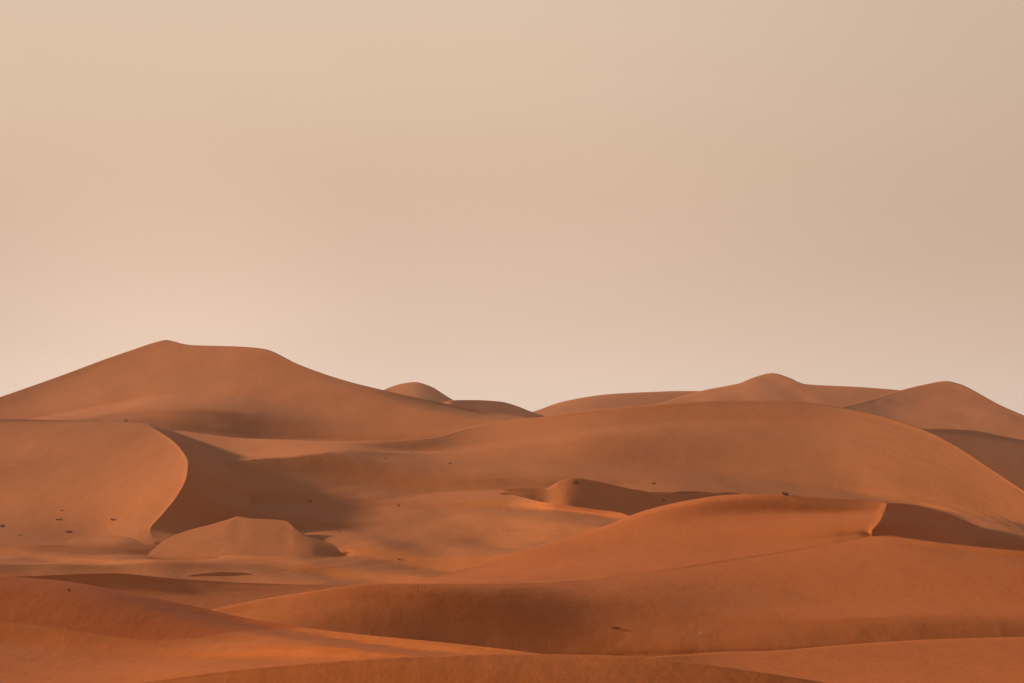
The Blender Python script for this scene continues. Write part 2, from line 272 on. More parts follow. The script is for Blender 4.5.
BAKE = {
 'basin': [[-399,-351,-319,-283,-259,-242,-225,-208,-189,-169,-148,-124,-96,-60,1,108,205,254,281,258,183,111,58,2,-68,-146,-227,-322,-430,-533,-647,-797,-865,-849,-794,-708,-602,-467,-329,-244,-222,-222,-240,-280,-331,-369,-378,-368,-348,-327,-304,-269,-213,-143,-74,-11,57,126,170,176,169,154,123,87,34,-49,-168,-295,-413,-519,-608,-688,-771,-855,-936,-1008,-1084,-1254,-1596],[-349,-276,-247,-224,-203,-184,-167,-151,-135,-121,-106,-91,-75,-54,-18,56,158,253,326,353,319,259,196,127,47,-47,-143,-247,-378,-542,-713,-765,-717,-662,-612,-548,-464,-352,-245,-182,-161,-164,-182,-210,-237,-257,-263,-256,-237,-215,-192,-161,-121,-69,-8,49,101,144,170,169,156,140,120,100,62,-22,-149,-279,-396,-493,-579,-660,-747,-847,-943,-1017,-1095,-1270,-1573],[-359,-266,-230,-209,-189,-167,-148,-129,-114,-100,-88,-76,-68,-57,-36,16,112,241,350,411,415,368,295,194,74,-52,-186,-322,-461,-582,-638,-605,-529,-453,-404,-364,-309,-233,-161,-116,-96,-100,-121,-148,-175,-195,-195,-173,-136,-101,-67,-38,-11,23,61,102,143,171,184,188,180,173,157,127,72,-24,-146,-267,-375,-466,-547,-628,-722,-828,-922,-996,-1087,-1271,-1548],[-377,-273,-240,-223,-203,-179,-159,-140,-125,-112,-103,-95,-87,-77,-53,10,143,331,486,555,552,481,368,234,88,-47,-176,-301,-418,-496,-513,-446,-327,-229,-175,-150,-129,-90,-46,-18,-11,-26,-58,-94,-127,-149,-154,-130,-81,-18,41,86,123,151,174,198,220,241,252,257,251,236,210,162,85,-18,-134,-242,-335,-419,-500,-586,-685,-783,-865,-935,-1037,-1236,-1512],[-399,-292,-256,-232,-204,-176,-151,-129,-110,-93,-75,-59,-44,-29,8,105,264,454,620,671,612,490,340,198,66,-57,-174,-299,-421,-493,-467,-323,-134,7,75,92,89,88,97,99,83,54,14,-30,-75,-113,-136,-126,-85,-18,60,140,209,257,291,313,323,330,326,316,296,264,221,158,70,-28,-123,-210,-288,-363,-445,-539,-633,-717,-786,-858,-975,-1192,-1470],[-392,-302,-266,-227,-190,-158,-129,-102,-76,-53,-33,-18,5,36,65,76,109,257,500,629,582,440,298,162,10,-161,-345,-528,-669,-689,-564,-346,-43,191,299,322,306,274,239,205,161,96,11,-84,-178,-258,-311,-323,-299,-245,-164,-59,49,148,226,278,308,318,313,293,263,227,177,113,40,-35,-106,-171,-238,-311,-396,-486,-567,-635,-697,-775,-911,-1149,-1430],[-327,-232,-184,-155,-128,-102,-77,-56,-33,-7,24,43,27,-53,-211,-360,-280,-10,316,558,576,496,327,66,-234,-558,-800,-858,-849,-765,-561,-346,-146,141,387,449,438,398,332,235,116,-11,-122,-214,-280,-317,-323,-304,-267,-221,-163,-89,-5,84,167,234,278,297,293,273,241,208,165,114,58,0,-61,-121,-185,-260,-343,-424,-494,-553,-613,-699,-852,-1104,-1387],[-258,-147,-81,-48,-38,-24,-3,16,28,23,-21,-120,-278,-444,-507,-437,-232,57,342,562,625,540,164,-349,-730,-781,-798,-794,-779,-712,-541,-323,-152,-2,123,193,216,200,143,61,-23,-93,-153,-198,-231,-250,-250,-230,-193,-146,-93,-32,35,106,176,238,281,303,304,289,264,236,201,160,109,53,-5,-66,-133,-208,-288,-363,-426,-483,-544,-637,-802,-1066,-1350],[-241,-91,-69,-137,-179,-172,-158,-162,-201,-276,-354,-406,-435,-445,-409,-318,-126,140,406,589,663,351,-442,-720,-745,-730,-719,-711,-698,-649,-516,-321,-147,-12,95,168,200,192,146,80,12,-47,-102,-146,-179,-193,-185,-159,-121,-77,-26,30,89,150,209,262,302,325,328,318,300,277,247,209,162,105,45,-18,-86,-162,-239,-309,-369,-423,-486,-586,-760,-1033,-1317],[-327,-231,-279,-315,-311,-300,-292,-291,-294,-296,-290,-288,-291,-297,-274,-186,-7,241,467,635,493,-402,-703,-690,-656,-629,-613,-604,-596,-566,-473,-319,-162,-31,71,143,183,189,153,93,31,-26,-73,-109,-134,-142,-129,-97,-56,-12,35,87,141,195,247,293,327,347,352,347,335,317,292,255,208,154,92,26,-46,-120,-192,-256,-311,-365,-430,-536,-718,-999,-1290],[-375,-290,-257,-215,-195,-179,-166,-156,-149,-145,-142,-136,-127,-119,-96,-25,128,345,519,442,-382,-643,-619,-586,-538,-497,-470,-457,-453,-443,-405,-330,-232,-133,-40,42,107,139,127,85,36,-11,-49,-78,-94,-94,-76,-41,3,48,93,143,196,246,292,333,363,382,387,384,375,359,337,303,257,201,138,68,-4,-75,-140,-197,-248,-299,-366,-480,-671,-965,-1351],[-336,-230,-179,-148,-118,-91,-68,-49,-31,-16,-3,6,13,27,58,121,235,351,76,-480,-584,-531,-498,-449,-400,-348,-305,-278,-268,-270,-269,-252,-219,-175,-120,-56,12,64,78,63,38,9,-14,-30,-35,-27,-6,29,73,119,166,214,264,312,356,392,419,434,440,436,429,414,393,361,316,259,192,119,48,-17,-73,-124,-171,-222,-292,-413,-615,-1002,-2254],[-334,-224,-179,-148,-119,-89,-62,-38,-16,2,19,35,43,27,-38,-172,-300,-487,-644,-550,-459,-411,-357,-309,-254,-198,-141,-95,-70,-69,-79,-89,-93,-90,-80,-59,-24,25,63,76,74,68,61,58,65,76,94,124,163,210,259,304,349,393,437,472,497,510,515,510,501,487,466,433,388,328,259,189,125,68,18,-28,-73,-126,-202,-334,-552,-1011,-2392],[-382,-279,-241,-223,-205,-181,-159,-138,-122,-116,-125,-167,-261,-430,-669,-858,-856,-729,-534,-414,-333,-274,-233,-183,-127,-65,0,65,114,132,126,106,83,60,40,25,23,42,77,113,139,162,179,192,203,210,217,231,260,303,353,401,444,482,517,550,577,591,596,592,582,568,547,513,465,407,345,288,234,185,140,95,49,-9,-101,-265,-604,-1129,-2529],[-481,-385,-374,-393,-400,-398,-394,-400,-429,-486,-573,-683,-796,-887,-930,-898,-774,-600,-439,-303,-225,-181,-145,-100,-43,23,96,178,259,309,322,308,281,249,218,193,178,178,196,222,248,279,304,317,316,308,295,289,302,336,388,450,510,562,602,628,646,661,670,672,669,655,633,599,557,514,469,423,377,333,291,247,192,113,-38,-425,-1722,-2028,-2507],[-523,-501,-530,-560,-580,-591,-602,-618,-636,-659,-683,-708,-729,-737,-734,-694,-595,-445,-307,-215,-159,-122,-90,-48,4,71,148,243,355,442,488,495,479,454,428,408,398,404,427,461,493,516,521,499,451,390,334,290,268,280,320,386,471,562,646,716,763,787,797,795,791,780,765,744,716,678,634,589,550,512,468,410,318,146,-278,-1317,-1808,-2026,-2389],[-422,-385,-377,-387,-397,-407,-416,-425,-436,-450,-465,-481,-496,-507,-502,-458,-364,-236,-121,-49,-14,7,24,43,70,111,168,253,380,500,590,637,651,647,639,631,631,646,675,712,749,772,770,731,660,569,471,378,310,278,282,311,372,454,551,661,774,862,918,946,961,964,958,939,904,857,818,783,747,699,624,496,261,-210,-946,-1440,-1675,-1896,-2260],[-387,-314,-283,-265,-252,-243,-241,-240,-239,-243,-247,-256,-265,-274,-270,-232,-140,-18,85,147,171,181,186,194,204,220,244,283,347,426,533,651,730,776,808,829,848,875,909,944,973,988,980,935,856,762,649,536,447,365,276,258,271,336,411,490,574,652,710,751,780,808,840,886,940,962,948,908,845,745,556,207,-268,-737,-1106,-1336,-1508,-1753,-2118],[-431,-347,-314,-291,-268,-245,-224,-205,-189,-177,-166,-157,-153,-150,-141,-106,-18,112,215,277,298,301,301,308,321,340,367,401,456,497,537,585,646,734,839,924,984,1030,1071,1104,1122,1121,1088,1028,957,824,569,348,219,144,123,130,151,233,330,419,487,522,521,503,469,427,378,327,284,251,212,154,73,-37,-186,-388,-624,-851,-1033,-1175,-1345,-1612,-1974],[-472,-421,-414,-410,-402,-390,-379,-371,-369,-373,-386,-409,-442,-482,-520,-529,-476,-378,-301,-239,-207,-186,-160,-125,-70,8,118,275,457,572,632,661,683,703,730,762,799,830,852,852,836,806,749,655,534,398,262,146,59,10,-6,17,82,169,272,379,469,524,536,521,489,457,420,379,322,251,172,87,-15,-148,-311,-491,-658,-791,-898,-1014,-1196,-1477,-1834],[-432,-383,-377,-376,-378,-378,-381,-385,-391,-400,-411,-423,-434,-443,-443,-419,-362,-280,-201,-151,-123,-109,-98,-85,-66,-35,18,103,254,435,581,674,733,773,799,812,819,823,824,828,825,811,764,672,533,365,194,16,-133,-258,-329,-339,-292,-179,-44,102,233,312,344,349,331,307,291,274,265,234,162,55,-81,-231,-376,-497,-589,-665,-744,-863,-1062,-1347,-1698],[-385,-287,-244,-217,-199,-184,-174,-166,-162,-159,-159,-161,-166,-172,-175,-167,-139,-91,-40,-1,24,38,49,58,66,77,92,115,166,247,345,449,547,647,750,832,887,922,945,958,965,951,904,812,677,509,326,140,-27,-166,-263,-310,-290,-236,-136,-20,75,133,142,118,83,48,17,-14,-45,-72,-104,-148,-201,-264,-327,-388,-446,-507,-592,-724,-933,-1218,-1563],[-388,-259,-209,-182,-148,-113,-78,-47,-18,10,38,62,84,103,116,120,115,115,121,135,151,165,178,190,200,212,221,223,223,225,245,280,329,392,490,612,725,814,875,929,973,999,980,902,776,611,457,302,150,16,-79,-131,-121,-62,36,145,232,279,284,265,235,205,170,134,96,53,11,-33,-77,-123,-170,-222,-281,-351,-443,-586,-803,-1087,-1428],[-444,-317,-281,-264,-228,-184,-136,-87,-38,13,70,125,177,224,266,283,269,237,217,215,219,219,221,224,232,247,270,294,304,303,305,309,319,338,386,460,537,593,625,632,615,575,508,409,286,185,155,252,276,215,147,105,111,170,258,355,435,476,476,453,421,386,350,310,269,226,183,138,95,50,-1,-58,-121,-197,-296,-446,-666,-948,-1287],[-447,-427,-426,-383,-332,-285,-239,-188,-133,-74,-10,59,122,184,243,270,252,199,152,125,97,56,14,-21,-49,-63,-46,1,58,112,164,223,281,341,400,456,506,540,556,556,542,507,442,339,199,39,-102,-156,-57,136,235,276,309,375,467,566,636,662,658,633,603,569,538,500,456,406,358,311,264,214,160,100,35,-42,-149,-306,-523,-802,-1140],[-230,-233,-276,-299,-282,-240,-192,-143,-91,-39,10,52,88,129,181,223,229,203,158,121,90,57,20,-16,-51,-81,-95,-91,-64,-32,14,112,250,374,456,504,529,540,537,515,481,433,362,267,154,37,-73,-179,-254,-279,-269,-225,-130,32,268,529,713,799,812,798,778,750,715,669,620,577,530,478,426,373,318,257,185,100,-11,-165,-374,-651,-991],[-123,-55,-92,-138,-149,-131,-96,-53,-2,58,122,180,223,248,259,270,282,283,281,270,237,195,156,122,93,65,36,7,-17,-32,-37,12,153,339,472,535,555,544,506,454,404,350,283,204,122,37,-43,-110,-159,-209,-278,-351,-390,-383,-321,-167,71,295,432,510,563,625,697,758,780,747,686,637,589,533,467,397,320,236,132,-10,-209,-497,-939],[-172,27,47,7,-11,-7,14,45,85,136,199,276,351,397,406,397,390,389,392,407,418,409,382,347,308,265,222,180,132,74,30,16,69,192,330,438,509,536,510,454,388,317,248,182,123,67,12,-45,-102,-146,-169,-181,-191,-202,-217,-235,-223,-191,-162,-145,-127,-95,-16,179,488,735,815,803,749,680,612,547,482,407,310,170,-35,-463,-1781],[-299,10,130,123,102,105,117,135,157,184,220,284,375,466,521,527,502,477,445,408,398,420,450,468,471,458,428,371,301,239,175,122,93,111,171,253,337,409,444,432,390,333,276,225,177,122,60,12,-4,5,21,21,-9,-52,-76,-72,-63,-79,-118,-166,-214,-258,-293,-306,-248,-36,287,541,662,689,664,614,551,475,369,217,-9,-622,-2186],[-562,-137,104,199,194,170,156,121,69,24,-12,-32,3,196,429,537,553,467,358,272,200,152,134,157,214,292,383,454,483,427,351,283,220,154,98,54,22,13,11,18,6,-28,-57,-62,-25,22,68,97,121,144,151,114,58,38,46,65,80,75,49,10,-29,-71,-110,-160,-230,-290,-307,-306,-316,-345,-393,-458,-548,-669,-853,-1140,-1372,-1602,-2094],[-1063,-564,-229,57,223,262,227,182,147,114,81,33,-55,-127,-84,120,370,482,469,403,324,242,159,89,40,9,-1,66,345,513,531,480,405,332,252,163,70,-28,-131,-234,-328,-414,-488,-545,-590,-616,-621,-585,-486,-324,-135,21,95,136,166,207,248,252,226,181,133,86,36,-14,-61,-100,-140,-187,-242,-307,-384,-475,-585,-725,-921,-1139,-1311,-1528,-1875],[-1047,-977,-926,-770,-303,67,198,228,217,195,155,82,4,-54,-141,-150,-68,96,256,317,315,286,256,223,186,143,87,16,23,180,442,577,568,495,410,323,226,120,7,-106,-212,-307,-385,-445,-492,-529,-559,-581,-585,-563,-529,-497,-462,-315,-129,-31,123,214,240,227,206,187,173,155,124,71,3,-71,-154,-241,-336,-442,-560,-694,-837,-968,-1114,-1353,-1684],[-921,-896,-881,-805,-648,-516,-432,-367,-311,-264,-226,-191,-157,-122,-87,-71,-58,-15,70,171,235,255,245,221,192,162,134,109,85,81,150,333,528,583,544,458,356,247,136,23,-85,-182,-260,-319,-361,-395,-420,-433,-436,-425,-408,-387,-372,-343,-239,-91,-13,27,34,14,-16,-41,-56,-54,-47,-44,-70,-131,-208,-287,-366,-447,-527,-607,-688,-784,-943,-1204,-1509],[-779,-752,-740,-688,-586,-484,-400,-325,-258,-202,-156,-114,-72,-29,17,56,73,80,102,155,227,293,333,342,330,308,284,259,238,220,196,192,239,354,485,520,469,372,256,140,28,-73,-148,-202,-238,-263,-278,-283,-278,-261,-239,-224,-211,-185,-142,-20,100,152,153,129,95,59,20,-23,-67,-106,-142,-182,-225,-271,-317,-362,-408,-459,-521,-623,-807,-1070,-1346],[-632,-599,-585,-547,-469,-378,-293,-214,-144,-85,-38,1,38,77,119,163,198,212,213,219,241,279,335,388,419,430,434,428,414,388,350,295,224,156,122,189,334,382,335,243,139,44,-34,-86,-119,-137,-144,-139,-127,-108,-86,-72,-65,-69,-49,31,167,266,280,256,218,184,150,113,72,29,-17,-61,-103,-143,-181,-218,-256,-306,-374,-489,-687,-938,-1188],[-475,-436,-419,-390,-333,-261,-187,-112,-41,19,70,112,148,183,219,257,295,323,332,321,301,284,284,310,351,399,456,519,562,561,520,452,362,252,130,17,-54,-73,-43,-1,15,-1,-22,-43,-57,-72,-74,-67,-54,-27,0,17,-5,1,55,161,256,324,365,351,331,301,273,240,199,155,116,77,39,2,-31,-70,-110,-163,-241,-371,-569,-803,-1030],[-306,-256,-231,-208,-169,-120,-65,-9,47,101,153,199,243,282,319,353,381,398,401,393,377,358,339,324,316,320,348,420,547,663,690,638,534,415,299,184,64,-59,-173,-280,-395,-495,-567,-610,-631,-644,-640,-627,-609,-575,-546,-520,-484,-399,-235,65,301,427,467,472,456,455,435,401,365,330,288,247,209,169,130,88,38,-23,-114,-250,-439,-644,-854],[-133,-59,-24,0,26,54,86,118,151,182,215,249,288,329,371,409,437,454,457,452,439,423,404,386,363,342,325,323,363,473,630,717,701,621,516,393,272,149,23,-110,-237,-350,-433,-485,-513,-524,-520,-504,-477,-447,-418,-392,-376,-356,-300,-189,-23,155,275,352,403,455,524,562,556,513,469,429,385,338,285,230,168,94,-2,-126,-279,-452,-656],[12,124,187,222,247,268,287,305,322,335,345,354,365,378,394,412,426,436,436,434,421,407,390,373,354,335,317,304,293,280,288,339,427,521,570,554,479,367,251,122,-12,-129,-218,-275,-306,-320,-317,-299,-271,-236,-202,-176,-154,-121,-65,3,56,86,89,76,68,80,143,305,525,638,631,576,505,439,377,324,270,214,147,58,-67,-234,-448],[135,273,372,426,459,483,503,522,539,552,560,564,568,570,571,568,557,538,508,474,435,401,373,350,328,302,276,253,237,215,163,66,-46,-102,-58,49,147,184,156,97,24,-47,-99,-123,-131,-122,-104,-74,-39,-4,26,48,62,76,106,156,218,250,238,195,135,62,-25,-110,-50,228,468,566,586,575,548,518,481,437,376,288,159,-20,-238]],
 'big': [[-1499,-922,-608,-454,-341,-241,-154,-70,12,96,185,279,327,308,271,243,220,198,183,179,179,178,141,94,70,67,62,59,70,95,123,173,256,350,443,537,669,779,864,925,967,961,679],[-1479,-953,-632,-471,-353,-238,-135,-52,22,93,171,240,277,275,254,228,205,183,169,161,154,144,127,104,87,82,73,57,42,47,90,175,282,382,475,557,651,746,830,889,923,798,436],[-1456,-963,-638,-469,-350,-228,-116,-31,38,102,165,219,248,248,228,200,175,161,156,153,148,140,127,111,99,86,64,33,18,40,92,160,254,369,487,581,660,732,801,856,794,544,258],[-1421,-937,-608,-437,-322,-210,-100,-9,62,121,175,216,235,233,216,194,178,170,166,166,161,154,142,126,106,76,37,10,18,53,92,142,214,312,429,552,648,718,756,704,509,300,179],[-1373,-903,-568,-393,-282,-184,-82,12,88,147,192,222,237,233,220,204,192,185,182,181,177,168,152,126,87,38,5,7,32,62,91,126,170,227,289,354,418,459,440,344,239,185,161],[-1311,-858,-524,-343,-234,-153,-68,20,103,167,212,240,246,243,232,218,206,199,194,189,180,163,134,89,36,1,-3,18,44,68,91,111,127,141,152,163,176,186,186,177,169,170,169],[-1242,-800,-461,-277,-171,-100,-37,31,102,168,217,244,253,247,234,218,202,191,180,167,149,120,80,35,2,-5,10,31,54,76,94,107,115,120,125,133,144,154,163,172,180,188,189],[-1164,-725,-382,-199,-96,-38,4,46,97,143,181,203,207,196,177,157,139,125,110,94,74,47,19,-5,-12,-6,9,28,48,70,87,102,113,122,133,146,160,173,184,195,205,215,215],[-1083,-645,-296,-112,-15,35,62,82,98,117,126,126,117,104,92,79,62,44,26,12,-2,-17,-30,-40,-41,-35,-21,0,23,48,71,94,115,134,152,169,185,199,212,224,237,246,239],[-995,-557,-202,-18,75,114,129,132,131,117,110,103,91,70,42,4,-35,-60,-70,-75,-80,-86,-92,-94,-92,-78,-54,-25,5,37,68,99,128,153,176,196,215,232,247,261,272,274,261],[-901,-463,-102,83,171,204,212,199,187,169,105,21,-59,-143,-229,-304,-345,-341,-304,-265,-235,-211,-191,-170,-146,-113,-73,-31,9,47,82,116,149,179,206,231,253,272,287,300,304,299,291],[-797,-360,7,193,278,308,306,288,208,-15,-283,-452,-545,-598,-630,-641,-629,-596,-551,-500,-453,-404,-350,-294,-231,-166,-99,-36,18,64,104,139,173,207,238,265,288,307,322,332,334,333,324],[-681,-246,126,314,396,415,405,275,-146,-464,-582,-618,-629,-628,-619,-602,-573,-537,-500,-463,-427,-389,-345,-294,-234,-170,-100,-33,26,77,119,155,188,222,255,286,313,336,352,362,366,368,351],[-547,-119,259,447,523,533,388,-175,-478,-530,-542,-554,-560,-559,-553,-534,-499,-450,-397,-350,-317,-284,-249,-207,-160,-110,-54,-3,45,85,120,154,189,222,256,290,322,352,378,392,402,397,364],[-397,22,404,591,659,529,-160,-500,-483,-484,-491,-488,-482,-473,-461,-439,-407,-366,-314,-250,-205,-167,-128,-89,-49,-7,34,74,113,146,176,205,234,265,297,330,359,386,408,430,437,414,368],[-250,161,544,731,716,-136,-638,-524,-480,-447,-426,-407,-389,-374,-356,-329,-291,-246,-201,-156,-111,-66,-20,26,66,103,135,164,193,221,247,273,296,322,352,380,408,433,455,466,456,420,376]],
 'far1': [[-772,-463,-314,-249,-205,-162,-129,-107,-86,-76,-74,-74,-72,-70,-70,-72,-80,-85,-86,-95,-117,-147],[-726,-465,-291,-220,-180,-145,-121,-101,-83,-67,-57,-50,-43,-39,-36,-36,-40,-45,-54,-68,-85,-107],[-664,-449,-280,-192,-144,-113,-90,-69,-50,-31,-16,-3,6,12,17,18,18,15,6,-6,-22,-43],[-575,-401,-252,-159,-105,-71,-43,-21,2,25,45,61,73,83,90,93,95,94,89,81,67,49],[-456,-323,-205,-123,-67,-25,9,36,66,96,122,143,160,173,182,189,193,194,193,188,179,166],[-302,-208,-130,-69,-21,20,57,91,129,167,202,231,254,272,286,297,304,310,312,312,307,296],[-145,-73,-19,20,54,87,120,155,195,237,277,312,341,366,385,401,413,424,430,435,435,433]],
 'far2': [[-798,-618,-493,-391,-290,-182,-86,-17,28,68,113,153,186,223,259,265,228,169,113,56,-2,-51,-91,-126,-159,-185,-209,-232,-259,-288,-320],[-748,-583,-453,-358,-273,-194,-121,-56,-2,47,96,137,173,205,228,231,208,164,116,65,16,-25,-59,-87,-112,-134,-155,-176,-202,-228,-257],[-690,-544,-410,-310,-235,-170,-109,-55,-8,39,82,120,156,184,201,202,184,150,109,66,23,-14,-45,-67,-86,-105,-122,-136,-149,-161,-179],[-613,-481,-352,-250,-176,-116,-66,-25,14,50,84,116,145,167,182,182,166,138,103,69,35,8,-13,-31,-45,-59,-71,-80,-87,-90,-93],[-518,-400,-286,-182,-103,-44,0,36,66,90,113,133,151,165,173,171,159,139,115,92,71,52,37,26,16,7,0,-5,-9,-9,-5],[-418,-305,-204,-109,-29,33,80,116,141,161,178,191,201,208,211,208,200,187,172,158,145,133,122,113,107,102,99,97,96,97,96],[-314,-202,-104,-21,52,113,163,199,226,247,262,274,283,288,290,288,282,273,263,255,247,240,232,225,220,218,219,221,224,228,232]],
 'far3': [[-981,-757,-571,-440,-353,-287,-222,-147,-68,14,101,181,244,287,319,351,392,436,456,452,440,424,337,199,70,-3,-65,-167,-349,-575,-787],[-916,-718,-537,-413,-320,-237,-159,-85,-9,70,152,222,274,308,333,356,382,406,418,416,403,378,325,226,107,-3,-117,-241,-395,-581,-743],[-850,-673,-498,-369,-275,-192,-111,-33,42,116,188,252,300,331,353,371,389,404,413,412,400,371,318,233,119,-13,-146,-276,-419,-572,-697],[-788,-621,-445,-312,-223,-151,-76,3,79,150,218,276,318,347,366,383,399,412,421,419,408,376,316,221,90,-43,-155,-270,-402,-541,-650],[-733,-580,-409,-273,-182,-116,-52,19,96,170,233,285,324,350,367,385,401,415,424,421,406,368,295,183,54,-60,-158,-263,-388,-512,-606],[-678,-543,-389,-249,-151,-84,-29,29,96,164,226,276,314,338,358,376,390,405,410,406,384,337,253,140,29,-63,-151,-253,-370,-479,-564],[-612,-492,-359,-228,-127,-55,0,50,99,149,202,247,281,306,328,345,359,371,372,363,336,283,205,113,26,-53,-133,-227,-331,-428,-510],[-526,-417,-308,-201,-109,-38,17,65,106,144,183,213,238,258,273,286,297,305,304,294,269,227,169,102,35,-30,-99,-177,-265,-352,-435],[-431,-325,-234,-152,-85,-32,12,52,89,125,157,182,202,216,224,230,233,234,231,222,205,174,136,92,47,5,-43,-102,-177,-260,-346],[-336,-231,-141,-74,-26,7,34,57,79,103,124,142,153,161,164,164,163,161,160,154,146,132,117,103,85,65,34,-13,-80,-163,-253]],
 'hollow': [[-565,-480,-402,-325,-258,-206,-168,-143,-126,-108,-92,-81,-81,-87,-92,-85,-68,-49,-35,-21,-2,25,61,102,149,202],[-529,-454,-373,-296,-226,-165,-113,-77,-55,-35,-20,-6,-5,-5,-6,-6,2,13,25,39,54,73,102,138,176,219],[-491,-422,-350,-274,-204,-143,-92,-51,-21,3,22,35,41,41,39,41,47,57,72,89,107,125,150,180,213,248],[-450,-385,-320,-252,-186,-128,-81,-44,-13,14,38,57,67,70,71,72,78,90,106,125,144,166,191,220,249,281],[-417,-356,-296,-239,-184,-135,-95,-64,-38,-15,7,26,38,45,49,54,62,75,93,114,135,158,184,213,244,277],[-396,-338,-284,-232,-184,-144,-110,-85,-63,-45,-26,-10,0,5,8,10,17,29,47,66,88,113,141,171,206,244],[-364,-310,-261,-211,-168,-129,-97,-73,-53,-37,-20,-6,5,9,12,14,19,28,44,62,82,105,132,163,198,234],[-319,-268,-221,-173,-133,-94,-64,-39,-19,-2,14,28,39,45,51,55,63,72,88,104,124,145,171,200,233,269],[-284,-229,-179,-131,-88,-49,-19,8,29,48,66,82,95,104,112,119,129,141,155,172,190,212,237,267,298,334],[-257,-199,-143,-91,-44,-2,32,61,86,109,131,149,167,180,192,203,216,230,245,262,280,303,330,362,396,436]],
 'peak': [[-381,-136,31,126,176,209,230,247,259,262,241,206,168,85,-57,-205,-282,-155,-12],[-366,-172,-7,85,139,172,194,206,213,211,195,165,126,58,-56,-181,-254,-192,-94],[-343,-194,-51,54,112,145,162,167,169,160,146,119,80,14,-77,-169,-250,-271,-181],[-309,-187,-76,15,74,106,117,118,113,101,86,65,33,-15,-81,-150,-215,-270,-259],[-275,-165,-80,-14,30,57,66,69,62,54,41,26,6,-25,-67,-116,-163,-211,-250],[-242,-134,-53,3,37,57,64,67,64,59,52,43,31,11,-15,-52,-90,-136,-182],[-192,-92,-7,52,89,110,120,126,126,123,119,111,102,84,58,20,-22,-72,-123]],
 'spur': [[-772,-491,-273,-145,-86,-38,12,69,126,168,182,170,152,115,61,22,3,-10,-30,-68,-129,-224],[-735,-513,-307,-180,-98,-37,20,74,120,156,171,169,157,133,100,71,51,32,4,-39,-103,-178],[-692,-517,-333,-192,-101,-33,28,82,129,164,180,182,172,153,129,106,85,61,28,-15,-69,-136],[-631,-485,-328,-191,-95,-25,34,90,142,178,199,205,198,185,167,147,126,100,69,28,-22,-84],[-558,-436,-311,-193,-98,-27,37,95,147,186,210,219,218,209,196,179,160,136,107,67,18,-43],[-477,-367,-268,-176,-101,-35,27,85,138,179,206,218,222,217,207,192,176,156,130,92,43,-23],[-390,-287,-195,-121,-63,-10,38,89,137,175,203,218,224,221,214,202,189,172,149,113,62,-8]],
 'crescent_lee': [[0,0,0,0,0,0,0,0,0,0,0,0,0,0,0,0],[0,0,0,0,0,0,0,0,0,0,0,0,0,0,0,0],[0,0,0,0,0,0,0,0,0,0,0,0,0,0,0,0],[0,0,0,0,0,0,0,0,0,0,0,0,0,0,0,0],[0,0,0,0,0,0,0,0,0,0,0,0,0,0,0,0],[0,0,0,0,0,0,0,0,0,0,0,0,0,0,0,0],[0,0,0,0,0,0,0,0,0,0,0,0,0,0,0,0],[0,0,0,0,0,0,0,0,0,0,0,0,0,0,0,0],[0,0,0,0,0,0,0,0,0,0,0,0,0,0,0,0],[0,0,0,0,0,0,0,0,0,0,0,0,0,0,0,0],[0,0,0,0,0,0,0,0,0,0,0,0,0,0,0,0],[0,0,0,0,0,0,0,0,0,0,0,0,0,0,0,0],[0,0,0,0,0,0,0,0,0,0,0,0,0,0,0,0],[0,0,0,0,0,0,0,0,0,0,0,0,0,0,0,0],[0,0,0,0,0,0,0,0,0,0,0,0,0,0,0,0],[0,0,0,0,0,0,0,0,0,0,0,0,0,0,0,0],[0,0,0,0,0,0,0,0,0,0,0,0,0,0,0,0],[0,0,0,0,0,0,0,0,0,0,0,0,0,0,0,0],[0,0,0,0,0,0,0,0,0,0,0,0,0,0,0,0],[0,0,0,0,0,0,0,0,0,0,0,0,0,0,0,0],[0,0,0,0,0,0,0,0,0,0,0,0,0,0,0,0],[0,0,0,0,0,0,0,0,0,0,0,0,0,0,0,0],[0,0,0,0,0,0,0,0,0,0,0,0,0,0,0,0],[0,0,0,0,0,0,0,0,0,0,0,0,0,0,0,0],[0,0,0,0,0,0,0,0,0,0,0,0,0,0,0,0],[0,0,0,0,0,0,0,0,0,0,0,0,0,0,0,0],[0,0,0,0,0,0,0,0,0,0,0,0,0,0,0,0],[0,0,0,0,0,0,0,0,0,0,0,0,0,0,0,0]],
 'bank': [[-733,-565,-466,-408,-372,-345,-311,-260,-197,-134,-76,-23,18,38,48,115,134,128,110,88,71,69,80,81,77,65,36,2],[-674,-531,-433,-379,-340,-296,-230,-179,-123,-65,-7,47,86,98,106,176,191,171,143,121,107,101,94,82,63,33,-3,-40],[-613,-485,-386,-323,-281,-241,-174,-113,-62,-10,46,98,135,150,181,222,225,203,167,141,124,114,100,78,49,11,-32,-81],[-538,-412,-309,-243,-200,-166,-118,-54,5,57,106,154,190,213,236,250,257,233,192,153,127,108,88,62,27,-16,-66,-125],[-454,-329,-224,-153,-108,-76,-43,6,71,130,178,220,251,266,275,281,282,258,207,154,113,79,50,20,-18,-66,-121,-183],[-358,-234,-130,-55,-7,24,49,80,130,192,249,293,321,329,321,305,284,250,201,143,85,32,-12,-52,-97,-150,-210,-276],[-266,-134,-35,41,91,123,147,169,197,239,293,343,378,389,371,328,268,208,159,111,51,-12,-73,-132,-192,-258,-328,-401],[-189,-53,45,116,166,197,218,238,258,282,312,348,381,397,388,342,258,160,82,25,-27,-81,-141,-209,-285,-371,-459,-553],[-101,-1,77,138,181,207,223,236,250,270,293,315,332,338,325,285,206,97,-16,-107,-171,-220,-260,-308,-372,-457,-554,-662],[4,75,134,172,198,209,213,210,207,210,217,230,236,230,203,146,56,-60,-184,-298,-393,-460,-504,-537,-574,-631,-703,-804]],
